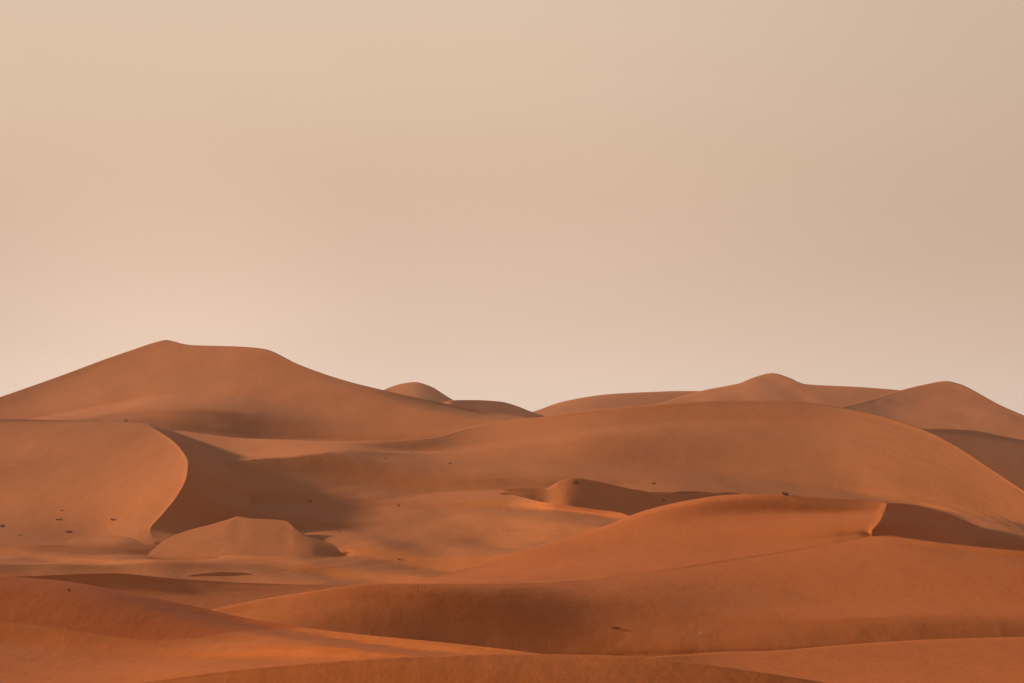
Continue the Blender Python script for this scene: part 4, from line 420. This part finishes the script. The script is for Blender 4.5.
# sand that lies on the wide sheet is let down onto it along one edge
def pix(Q): return CX+FPX*Q[..., 0]/Q[..., 1], HOR-FPX*Q[..., 2]/Q[..., 1]
def gap(E, base, sm=True):
    B = S[base]; bx, by = pix(B); px, py = pix(E)
    k = np.zeros(len(E))
    for j in range(len(E)):
        q = ((bx-px[j])**2+4*(by-py[j])**2).ravel()
        i = np.argsort(q)[:4]; w = 1/(q[i]+.05)
        k[j] = np.log((B[..., 1].ravel()[i]*w).sum()/w.sum()/E[j, 1])
    return smooth1(k, 6, 0) if sm else k
def seat(name, base, power=2.0, tip=None):
    P = S[name]; k = gap(P[-1], base)
    t = np.linspace(0, 1, len(P))[:, None]**power
    k0 = 0 if tip is None else k[tip]
    S[name] = P*np.exp(k0*(1-t)+k[None, :]*t)[..., None]
# the small dark dune in the middle: foot on the sheet, crest running away to the right above it
# low swells of the wide sheet whose crests hide what lies behind: the pale tongue and the small knoll
def swell(name, base, l0, l1, r1, r0, amount):
    P = S[name]; px, py = pix(P); n, m = px.shape
    D = P[..., 1]*np.exp(gap(P.reshape(-1, 3), base, False).reshape(n, m))
    st = lambda t: (lambda u: u*u*(3-2*u))(np.clip(t, 0, 1))
    su = st((px-l0)/(l1-l0))*st((px-r0)/(r1-r0))
    r_ = np.stack([(px-CX)/FPX, np.ones((n, m)), (HOR-py)/FPX], -1)
    S[name] = r_*(smooth1(smooth1(D, 3, 0), 3, 1)*(1-amount*su*np.linspace(1, 0, n)[:, None]))[..., None]
swell('tongue', 'basin', 503, 558, 700, 800, .016)
MFOOT = [338, 338, 342, 349, 363, 370, 374, 378, 380]
P = S['mound']; px, _ = pix(P[0])
ft = np.interp(px, [500, 507, 525, 545, 575, 600, 640, 700, 750], MFOOT)
ft *= np.exp(gap(P[-1], 'basin')[9])*P[-1, 9, 1]/ft[9]
P *= (ft/P[-1, :, 1])[None, :, None]
cr = P[0]*np.exp(gap(P[0], 'basin'))[:, None]
dc = (P[-1, :, 2]-.55*P[-1, :, 1])/(P[0, :, 2]/P[0, :, 1]-.55)
dc = np.minimum(dc, smooth1(cr[:, 1], 4, 0)*.99)
dc = np.minimum.accumulate(dc[::-1])[::-1]
ft = np.minimum(ft, dc-7*np.clip((pix(P[-1])[1]-pix(P[0])[1])/28, .02, 1)); P *= np.ones(1)
tt = np.linspace(1, 0, len(P))[:, None]
ft = smooth1(ft, 10, 0); dc = smooth1(dc, 8, 0)
S['mound'] = P/P[..., 1:2]*(ft[None, :]*(1-tt)+dc[None, :]*tt)[..., None]
def weld(name, base, p0, p1, sink=0.0, rows=None):
    P = S[name]; n, m = P.shape[:2]
    px, _ = pix(P)
    w = np.clip((px-p1)/(p0-p1), 0, 1); w = w*w*(3-2*w)
    k = np.zeros((n, m)); on = w.max(0) > 0
    k[:, on] = gap(P[:, on].reshape(-1, 3), base, False).reshape(n, -1)
    if rows: w = w*(1-np.linspace(0, 1, n)**rows)[:, None]
    S[name] = P*np.exp(w*k+sink*w**3)[..., None]
seat('ramp', 'front', 1.3)
P = S['ramp']; on = pix(P)[0][0] < 700; k = np.zeros(P.shape[:2])
k[:, on] = np.minimum(0, gap(P[:, on].reshape(-1, 3), 'basin', False).reshape(len(P), -1)-.03)
S['ramp'] = P*np.exp(smooth1(smooth1(k, 40, 1), 3, 0)*(1-np.linspace(0, 1, len(P))**1.5)[:, None])[..., None]
P = S['knoll']; ft = P[-1, :, 1]*np.exp(smooth1(gap(P[-1], 'basin'), 60, 0))
ft = .25*ft+.75*(ft[20:110].min()+1); P *= (ft/P[-1, :, 1])[None, :, None]
dc = (P[-1, :, 2]-.08*ft)/(P[0, :, 2]/P[0, :, 1]-.08)
k = np.linspace(1, 0, len(P))[:, None]*(smooth1(dc, 10, 0)/ft-1)[None, :]
r_ = P/P[..., 1:2]; S['knoll'] = r_*(ft[None, :]*(1+k))[..., None]
weld('knoll', 'basin', 350, 310, .004)
seat('crescent_wind', 'basin', 5.0)
# the lee sides start exactly on the crest of their windward side
def hang(lee, edge):
    n, m = lee.shape[:2]
    e = pchip(edge, np.linspace(0, len(edge)-1, n))
    w = (1-np.linspace(0, 1, m))[None, :, None]
    lee += (e-lee[:, 0])[:, None, :]*w
k = gap(S['crescent_lee'][:, -1], 'basin'); m = S['crescent_lee'].shape[1]
S['crescent_lee'] *= np.exp(k[:, None]*np.linspace(0, 1, m)[None, :])[..., None]
hang(S['crescent_lee'], S['crescent_wind'][:, -1])
hang(S['lee'], S['ramp'][:41, -1])
P = S['lee']; k = gap(P.reshape(-1, 3), 'basin', False).reshape(P.shape[:2])
S['lee'] = P*np.exp(smooth1(np.minimum(0, k-.012), 5, 1))[..., None]
# where one sheet passes behind another, it is kept behind it
def zmap(P):
    def up(a, k):
        t = np.linspace(0, len(a)-1, (len(a)-1)*k+1); i = np.minimum(t.astype(int), len(a)-2); s = (t-i)[:, None, None]
        return a[i]*(1-s)+a[i+1]*s
    U = np.swapaxes(up(np.swapaxes(up(P, 8), 0, 1), 8), 0, 1).reshape(-1, 3)
    x, y = pix(U); x = np.round(x).astype(int)+200; y = np.round(y).astype(int)
    ok = (x >= 0) & (x < 1500) & (y >= 0) & (y < 800)
    M = np.full((800, 1500), np.inf); np.minimum.at(M, (y[ok], x[ok]), U[ok, 1])
    return M
def behind(name, over, margin):
    M = zmap(S[over]); P = S[name]; px, py = pix(P)
    x = np.clip(np.round(px).astype(int)+200, 3, 1496); y = np.clip(np.round(py).astype(int), 3, 796)
    inside = np.isfinite(M[y, x]) & np.isfinite(M[y-2, x]) & np.isfinite(M[y, x-2]) & np.isfinite(M[y, x+2])
    k = np.where(inside, np.maximum(1, np.where(inside, M[y, x], 1)*(1+margin)/P[..., 1]), 1)
    S[name] = P*k[..., None]
for o, mg in (('mound', .02), ('tongue', 0.0), ('knoll', 0.0), ('ramp', .004), ('front', .01)): behind('basin', o, mg)
behind('bank', 'front', .015)
DUNES = [
 ('far1', 'low smooth far ridge on the skyline in the middle gap, right of the dark saddle'),
 ('far2', 'distant dune with a small rounded bump on its skyline, behind the broad right dune'),
 ('far3', 'pointed far dune nearest the right edge of the skyline'),
 ('hollow', 'shaded far hollow slope behind the right shoulder of the broad dune'),
 ('peak', 'small peaked far dune showing just behind the right shoulder of the tallest dune'),
 ('spur', 'dark shaded far spur right of the small peaked dune'),
 ('big', 'tallest dune on the left with a pointed summit and a long right shoulder'),
 ('mound', 'low dark slip face mound in the middle with a pointed left end'),
 ('tongue', 'pale tongue of sand lying in front of the small dark dune in the middle'),
 ('knoll', 'small lit knoll in front of the shaded face of the crescent dune'),
 ('basin', 'broad smooth dune on the right running down into the shaded bowl and the pale sand flat in the middle'),
 ('bank', 'low bank with a dark brown face behind the near red slope'),
 ('apron', 'flat orange sand apron in the bottom right foreground'),
 ('near_left', 'near dune in the left foreground with a steep red face'),
 ('near_dome', 'nearest low sand dome along the bottom edge'),
]
for n, lab in DUNES:
    dune('sand_dune', lab, [skirt(S[n], front=n not in ('mound', 'tongue'))],
         mat=RED if n in ('bank', 'near_left', 'near_dome', 'apron') else SAND)
ob = [o for o in COL.objects if o.get('label', '').startswith('near dune in the left')][0]
P = S['near_left']; px, py = pix(P); n, m = px.shape
u = np.linspace(0, 5, n)[:, None]
lowr = np.interp(px[0], [-130, 60, 150, 200, 260, 330], [2.0, 2.1, 2.15, 1.9, 1.2, .4])[None, :]
top = np.interp(px[0], [-130, 40, 150, 330], [.0, .0, .0, .1])[None, :]
cw = np.clip(.5+(lowr-u)*2.2, 0, 1)*np.clip(1.2-(px-200)/130, 0, 1)
full = np.zeros((n+10, m+4)); full[6:6+n, 4:] = cw; full[:6, 4:] = cw[0]; full[:, :4] = full[:, 4:5]
at_ = ob.data.attributes.new('coarse', 'FLOAT', 'POINT'); at_.data.foreach_set('value', full.ravel().astype(np.float32))
dune('sand_dune', 'crescent dune on the left with a curved knife edge crest and dark slip face',
     [skirt(S['crescent_wind'], right=False), skirt(S['crescent_lee'], front=False)])
dune('sand_dune', 'large near dune right of centre with a red ramp, dark lower face and dark slip face',
     [skirt(S['ramp'], front=False), skirt(S['front']), skirt(S['lee'])], mat=RED)

me = bpy.data.meshes.new('ground'); g = 6000
me.from_pydata([(-g, -600, 0), (g, -600, 0), (g, g, 0), (-g, g, 0)], [], [(0, 1, 2, 3)])
me.materials.append(SAND)
ob = bpy.data.objects.new('ground', me); COL.objects.link(ob)
ob['kind'] = 'structure'; ob['label'] = 'flat sand plain under and between all the dunes'; ob['category'] = 'ground'

# suspended dust: one closed box of even, thin haze round the eye and the whole erg
me = bpy.data.meshes.new('haze'); hx, y0, y1, z0, z1 = 6050, -650, 6050, -1.0, 72.0
me.from_pydata([(x, y, z) for z in (z0, z1) for x, y in ((-hx, y0), (hx, y0), (hx, y1), (-hx, y1))], [],
               [(3, 2, 1, 0), (4, 5, 6, 7), (0, 1, 5, 4), (1, 2, 6, 5), (2, 3, 7, 6), (3, 0, 4, 7)])
hm = bpy.data.materials.new('haze'); hm.use_nodes = True
hn = hm.node_tree.nodes; hn.remove(hn['Principled BSDF'])
pv = hn.new('ShaderNodeVolumePrincipled'); pv.inputs['Color'].default_value = (*HAZE_C, 1); pv.inputs['Density'].default_value = HAZE_D
pv.inputs['Anisotropy'].default_value = 0.0
hm.node_tree.links.new(pv.outputs[0], hn['Material Output'].inputs['Volume'])
me.materials.append(hm)
ob = bpy.data.objects.new('haze', me); COL.objects.link(ob); ob['kind'] = 'stuff'
ob['label'] = 'thin pale dust haze hanging over all the dunes'; ob['category'] = 'haze'
# little slip faces on the flat: each a low drift with its steep side to the right and the eye
def drift(label, base, crest, foot, slope=.42):
    n = 41; u = np.linspace(0, 1, n)
    cx = pchip(np.array([c[0] for c in crest], float), u*(len(crest)-1)); cy = pchip(np.array([c[1] for c in crest], float), u*(len(crest)-1))
    fx = pchip(np.array([c[0] for c in foot], float), u*(len(foot)-1)); fy = pchip(np.array([c[1] for c in foot], float), u*(len(foot)-1))
    def at(x, y):
        E = np.stack([(x-CX)/FPX, np.ones(n), (HOR-y)/FPX], -1)*250.0
        return E*np.exp(smooth1(gap(E, base, False), 4, 0))[:, None]
    Fp = at(fx, fy); r = np.stack([(cx-CX)/FPX, np.ones(n), (HOR-cy)/FPX], -1)
    dc = (Fp[:, 2]-slope*Fp[:, 1])/(r[:, 2]-slope)
    C_ = r*dc[:, None]
    rows = [C_*(1-t)+Fp*t for t in np.linspace(0, 1, 7)]
    back = []
    for b, z in ((.15, .01), (.6, .05), (2, .22), (5, .6), (10, 1.4)):
        q = C_.copy(); q[:, 0] += b*q[:, 0]/q[:, 1]; q[:, 1] += b; q[:, 2] -= z; back.append(q)
    P = np.array(back[::-1]+rows)
    fr = P[-1].copy(); fr[:, 1] -= .3; fr[:, 2] -= .4
    P = np.concatenate([P, fr[None]], 0)
    dune('sand_drift', label, [P], cat='sand drift')
drift('thin dark edged drift just above the low dark bank, left of centre', 'basin',
      [(186,576), (205,573), (222,572), (238,572.3), (252,574)], [(186,576.4), (205,576.2), (222,575.8), (238,575.2), (252,574.6)])
# ---------------------------------------------------------------- desert plants
def stand(px, py):
    """the point of the visible sand at a place in the photograph"""
    best = None
    for P in S.values():
        x, y = pix(P)
        q = (x-px)**2+(y-py)**2
        i = np.unravel_index(np.argmin(q), q.shape)
        if q[i] < 9 and (best is None or P[i][1] < best[1]): best = P[i]
    return Vector((best[0], best[1], best[2]+EYE))

def plant_mat(name, c0, c1):
    m = bpy.data.materials.new(name); m.use_nodes = True
    nt = m.node_tree; N = nt.nodes; b = N['Principled BSDF']; b.inputs['Roughness'].default_value = .9
    b.inputs['Specular IOR Level'].default_value = .1
    tc = N.new('ShaderNodeTexCoord'); n = N.new('ShaderNodeTexNoise'); n.inputs['Scale'].default_value = 6
    r = N.new('ShaderNodeValToRGB'); r.color_ramp.elements[0].color = (*c0, 1); r.color_ramp.elements[1].color = (*c1, 1)
    r.color_ramp.elements[0].position = .35; r.color_ramp.elements[1].position = .65
    nt.links.new(tc.outputs['Object'], n.inputs['Vector']); nt.links.new(n.outputs['Fac'], r.inputs[0]); nt.links.new(r.outputs[0], b.inputs['Base Color'])
    return m
GREEN = plant_mat('dry_green', (.11, .054, .022), (.19, .095, .042))
STRAW = plant_mat('straw', (.42, .24, .13), (.55, .34, .20))
WOOD = plant_mat('bark', (.05, .03, .018), (.10, .058, .032))

def blade(vs, fs, p, d, ln, wd, bend, seg=3):
    """one tapered, bending blade or twig (three-sided)"""
    d = d.normalized(); side = d.cross(Vector((0, 0, 1)))
    if side.length < 1e-3: side = Vector((1, 0, 0))
    side.normalize(); other = d.cross(side)
    o = len(vs)
    for k in range(seg+1):
        t = k/seg; w = wd*(1-.85*t)
        c = p+d*(ln*t)+Vector((d.x, d.y, 0))*(bend*ln*t*t)-Vector((0, 0, bend*ln*.35*t*t))
        for a in (0, 2.09, 4.19): vs.append(c+(side*math.cos(a)+other*math.sin(a))*w)
    for k in range(seg):
        for j in range(3):
            a = o+3*k+j; b = o+3*k+(j+1) % 3
            fs.append((a, b, b+3, a+3))
    return vs

def mesh_obj(name, vs, fs, mat, parent=None):
    me = bpy.data.meshes.new(name); me.from_pydata([tuple(v) for v in vs], [], fs); me.materials.append(mat)
    ob = bpy.data.objects.new(name, me); COL.objects.link(ob)
    if parent: ob.parent = parent
    return ob

def plant(name, cat, label, px, py, w, h, n, mat=GREEN, lean=0.0, group=None, stems=True):
    c = stand(px, py); m = c.y/FPX               # metres per pixel there
    W, Hh = w*m*.42, h*m*.85
    e = bpy.data.objects.new(name, None); COL.objects.link(e); e.location = c-Vector((0, 0, .04*Hh))
    e['label'] = label; e['category'] = cat
    if group: e['group'] = group
    rnd = random.Random(px*31+py)
    vs, fs = [], []
    for _ in range(n):
        a = rnd.uniform(0, 6.283); r = math.sqrt(rnd.random())*W*.55
        p = Vector((math.cos(a)*r, math.sin(a)*r, -.02*Hh))
        tilt = rnd.uniform(.05, .9)*min(1.2, W/max(Hh, .01))
        d = Vector((math.cos(a)*tilt+lean, math.sin(a)*tilt, 1))
        blade(vs, fs, p, d, Hh*rnd.uniform(.55, 1.05), max(.012, .045*min(W, Hh)), rnd.uniform(0, .5))
    mesh_obj('foliage', vs, fs, mat, e)
    if stems:
        vs, fs = [], []
        for _ in range(5):
            a = rnd.uniform(0, 6.283)
            blade(vs, fs, Vector((0, 0, -.1*Hh)), Vector((math.cos(a)*.7+lean, math.sin(a)*.7, 1)), Hh*.7, .05*Hh, .2)
        mesh_obj('stem', vs, fs, WOOD, e)
    return e

GR = 'small dark desert plants scattered over the dunes'
plant('desert_shrub', 'shrub', 'largest dark shrub, on the crest line of the large near dune on the right', 787, 495.5, 9, 6, 90, lean=-.25, group=GR)
for name, cat, lab, px, py, w, h, n in [
 ('desert_shrub', 'shrub', 'dark shrub on top of the small shaded dune in the middle', 576, 482.5, 8, 4, 60),
 ('grass_tuft', 'grass tuft', 'lone dark tuft in the open shaded bowl below the tallest dune', 399, 505.5, 4, 4.5, 40),
 ('grass_tuft', 'grass tuft', 'tuft on the top edge of the crescent dune, under the tallest dune', 126, 420, 5, 5, 40),
 ('grass_tuft', 'grass tuft', 'smallest and highest tuft of the loose patch low on the crescent dune', 61, 510, 4, 3, 30),
 ('grass_tuft', 'grass tuft', 'wide low tuft in the middle of the loose patch on the crescent dune', 59, 519.5, 12, 3, 70),
 ('grass_tuft', 'grass tuft', 'darkest tuft at the bottom of the loose patch on the crescent dune', 70, 533, 11, 4, 70),
 ('grass_tuft', 'grass tuft', 'single tuft on the crescent dune, nearest its dark slip face', 114, 520, 8, 4, 45),
 ('grass_tuft', 'grass tuft', 'tuft cut by the left edge of the picture, on the crescent dune', 3, 528, 9, 5, 55),
 ('grass_tuft', 'grass tuft', 'faint low tuft at the left margin of the loose patch, above the pale sand flat', 20, 536, 6, 2.5, 30),
 ('grass_tuft', 'grass tuft', 'low tuft in the deep shade behind the small lit knoll', 309, 502, 7, 3, 40),
 ('grass_tuft', 'grass tuft', 'tiny tuft on the pale sand right of the small lit knoll', 338, 533, 4, 2.5, 24),
 ('grass_tuft', 'grass tuft', 'low flat tuft on the pale sand between the bowl and the nearest dunes', 401, 559, 8, 3, 45),
 ('grass_tuft', 'grass tuft', 'left tuft of the row along the foot of the tallest dune', 386, 459, 5, 3, 30),
 ('grass_tuft', 'grass tuft', 'middle tuft of the row along the foot of the tallest dune', 412, 453, 5, 3, 30),
 ('grass_tuft', 'grass tuft', 'right tuft of the row along the foot of the tallest dune', 450, 464, 6, 3, 34),
 ('grass_tuft', 'grass tuft', 'upper tuft in the dim hollow right of the small shaded dune', 654, 483, 7, 4, 45),
 ('grass_tuft', 'grass tuft', 'lower tuft in the dim hollow, close above the crest of the large near dune', 664, 500, 6, 3, 36),
 ('grass_tuft', 'grass tuft', 'dark tuft at the foot of the dark lower face of the large near dune', 617, 629, 13, 4, 90),
 ('grass_tuft', 'grass tuft', 'narrow dark tuft added in place of a disturbed sand mark on the steep red face of the near left dune', 70, 592, 3, 6, 16),  # no plant here: blades added to stand for a dark mark of disturbed sand
]:
    plant(name, cat, lab, px, py, w, h, n, group=GR, stems=(name == 'desert_shrub'))
plant('dry_grass', 'dry grass', 'pale straw coloured tuft at the foot of the large near dune, right of the dark tuft', 700, 636, 4, 8, 34, mat=STRAW, stems=False)
# a dry stick stuck upright in the sand
c = stand(419, 592); vs, fs = [], []
blade(vs, fs, Vector((0, 0, -.2)), Vector((.04, 0, 1)), 1.0, .055, .05, 5)
blade(vs, fs, Vector((.01, 0, .3)), Vector((.5, .1, 1)), .3, .03, .1, 3)
ob = mesh_obj('dry_stick', vs, fs, WOOD); ob.location = c
ob['label'] = 'short dark stick standing upright in the sand on the low ridge in the middle foreground'; ob['category'] = 'stick'

# ---------------------------------------------------------------- light
su = bpy.data.lights.new('sun', 'SUN'); su.energy = SUN_E; su.angle = math.radians(3); su.color = (1, .93, .82)
so = bpy.data.objects.new('sun', su); COL.objects.link(so)
so.rotation_euler = Vector(-L).to_track_quat('-Z', 'Y').to_euler()

w = bpy.data.worlds.new('World'); scene.world = w; w.use_nodes = True
nt = w.node_tree; N = nt.nodes; K = nt.links
bg = N['Background']; bg.inputs['Strength'].default_value = .1
sky = N.new('ShaderNodeTexSky'); sky.sky_type = 'NISHITA'; sky.sun_disc = False
sky.sun_elevation = math.radians(SUN_EL)
sky.sun_rotation = math.atan2(L[0], L[1])
sky.air_density = 1.0; sky.dust_density = 8.0; sky.altitude = 700
# dust veil: suspended sand lights up the whole sky
tc = N.new('ShaderNodeTexCoord'); sp = N.new('ShaderNodeSeparateXYZ'); K.new(tc.outputs['Generated'], sp.inputs[0])
ramp = N.new('ShaderNodeValToRGB'); ramp.color_ramp.interpolation = 'B_SPLINE'
def s2l(c): return tuple(float(lin(np.array(float(q)))) for q in c)
stops = [(0, (234, 206, 187)), (.015, (237, 209, 190)), (.045, (229, 198, 176)), (.095, (217, 183, 159)), (.14, (219, 186, 160)), (.19, (222, 194, 168)), (.24, (221, 195, 168)),
         (.38, (196, 182, 168)), (.65, (148, 156, 166)), (1, (118, 136, 160))]
el = ramp.color_ramp.elements
while len(el) < len(stops): el.new(.5)
for e, (p, c) in zip(el, stops): e.position = p; e.color = (*s2l(c), 1)
K.new(sp.outputs['Z'], ramp.inputs[0])
# darker away from the sun's side
az = N.new('ShaderNodeMapRange'); az.inputs['From Min'].default_value = -.02; az.inputs['From Max'].default_value = .3
az.inputs['To Min'].default_value = 1.0; az.inputs['To Max'].default_value = .86; az.interpolation_type = 'SMOOTHSTEP'
K.new(sp.outputs['X'], az.inputs['Value'])
# a brighter patch low over the left
gl = N.new('ShaderNodeVectorMath'); gl.operation = 'DISTANCE'
gp = Vector((-.17, 1, .055)).normalized(); gl.inputs[1].default_value = gp
K.new(tc.outputs['Generated'], gl.inputs[0])
gm = N.new('ShaderNodeMapRange'); gm.interpolation_type = 'SMOOTHERSTEP'
gm.inputs['From Min'].default_value = 0; gm.inputs['From Max'].default_value = .13
gm.inputs['To Min'].default_value = 1.1; gm.inputs['To Max'].default_value = 1.0
K.new(gl.outputs['Value'], gm.inputs['Value'])
mu = N.new('ShaderNodeMath'); mu.operation = 'MULTIPLY'; K.new(az.outputs[0], mu.inputs[0]); K.new(gm.outputs[0], mu.inputs[1])
vm = N.new('ShaderNodeMapping'); vm.inputs['Scale'].default_value = (2.2, 2.2, 9); K.new(tc.outputs['Generated'], vm.inputs[0])
vn = N.new('ShaderNodeTexNoise'); vn.inputs['Scale'].default_value = 1.6; vn.inputs['Detail'].default_value = 4; K.new(vm.outputs[0], vn.inputs['Vector'])
vr = N.new('ShaderNodeMapRange'); vr.inputs['From Min'].default_value = .3; vr.inputs['From Max'].default_value = .7
vr.inputs['To Min'].default_value = .98; vr.inputs['To Max'].default_value = 1.02; K.new(vn.outputs['Fac'], vr.inputs['Value'])
m0 = N.new('ShaderNodeMath'); m0.operation = 'MULTIPLY'; K.new(mu.outputs[0], m0.inputs[0]); K.new(vr.outputs[0], m0.inputs[1]); mu = m0
m2 = N.new('ShaderNodeMath'); m2.operation = 'MULTIPLY'; m2.inputs[1].default_value = 10*SKY_GAIN; K.new(mu.outputs[0], m2.inputs[0])
vs = N.new('ShaderNodeVectorMath'); vs.operation = 'SCALE'; K.new(ramp.outputs[0], vs.inputs[0]); K.new(m2.outputs[0], vs.inputs['Scale'])
mx = N.new('ShaderNodeMix'); mx.data_type = 'RGBA'; mx.inputs['Factor'].default_value = .97
K.new(sky.outputs[0], mx.inputs['A']); K.new(vs.outputs[0], mx.inputs['B'])
K.new(mx.outputs['Result'], bg.inputs['Color'])

# ---------------------------------------------------------------- camera
cam = bpy.data.cameras.new('camera'); co = bpy.data.objects.new('camera', cam); COL.objects.link(co)
cam.sensor_width = 36; cam.lens = FPX*36/1024; cam.shift_y = (HOR-341.5)/1024
cam.clip_start = .5; cam.clip_end = 20000
co.location = (0, 0, EYE); co.rotation_euler = (math.radians(90), 0, 0)
scene.camera = co
vs_ = scene.view_settings; vs_.view_transform = 'Standard'; vs_.look = 'None'; vs_.exposure = EXPO; vs_.gamma = 1
scene.cycles.max_bounces = 6; scene.cycles.diffuse_bounces = 3
scene.cycles.use_denoising = True
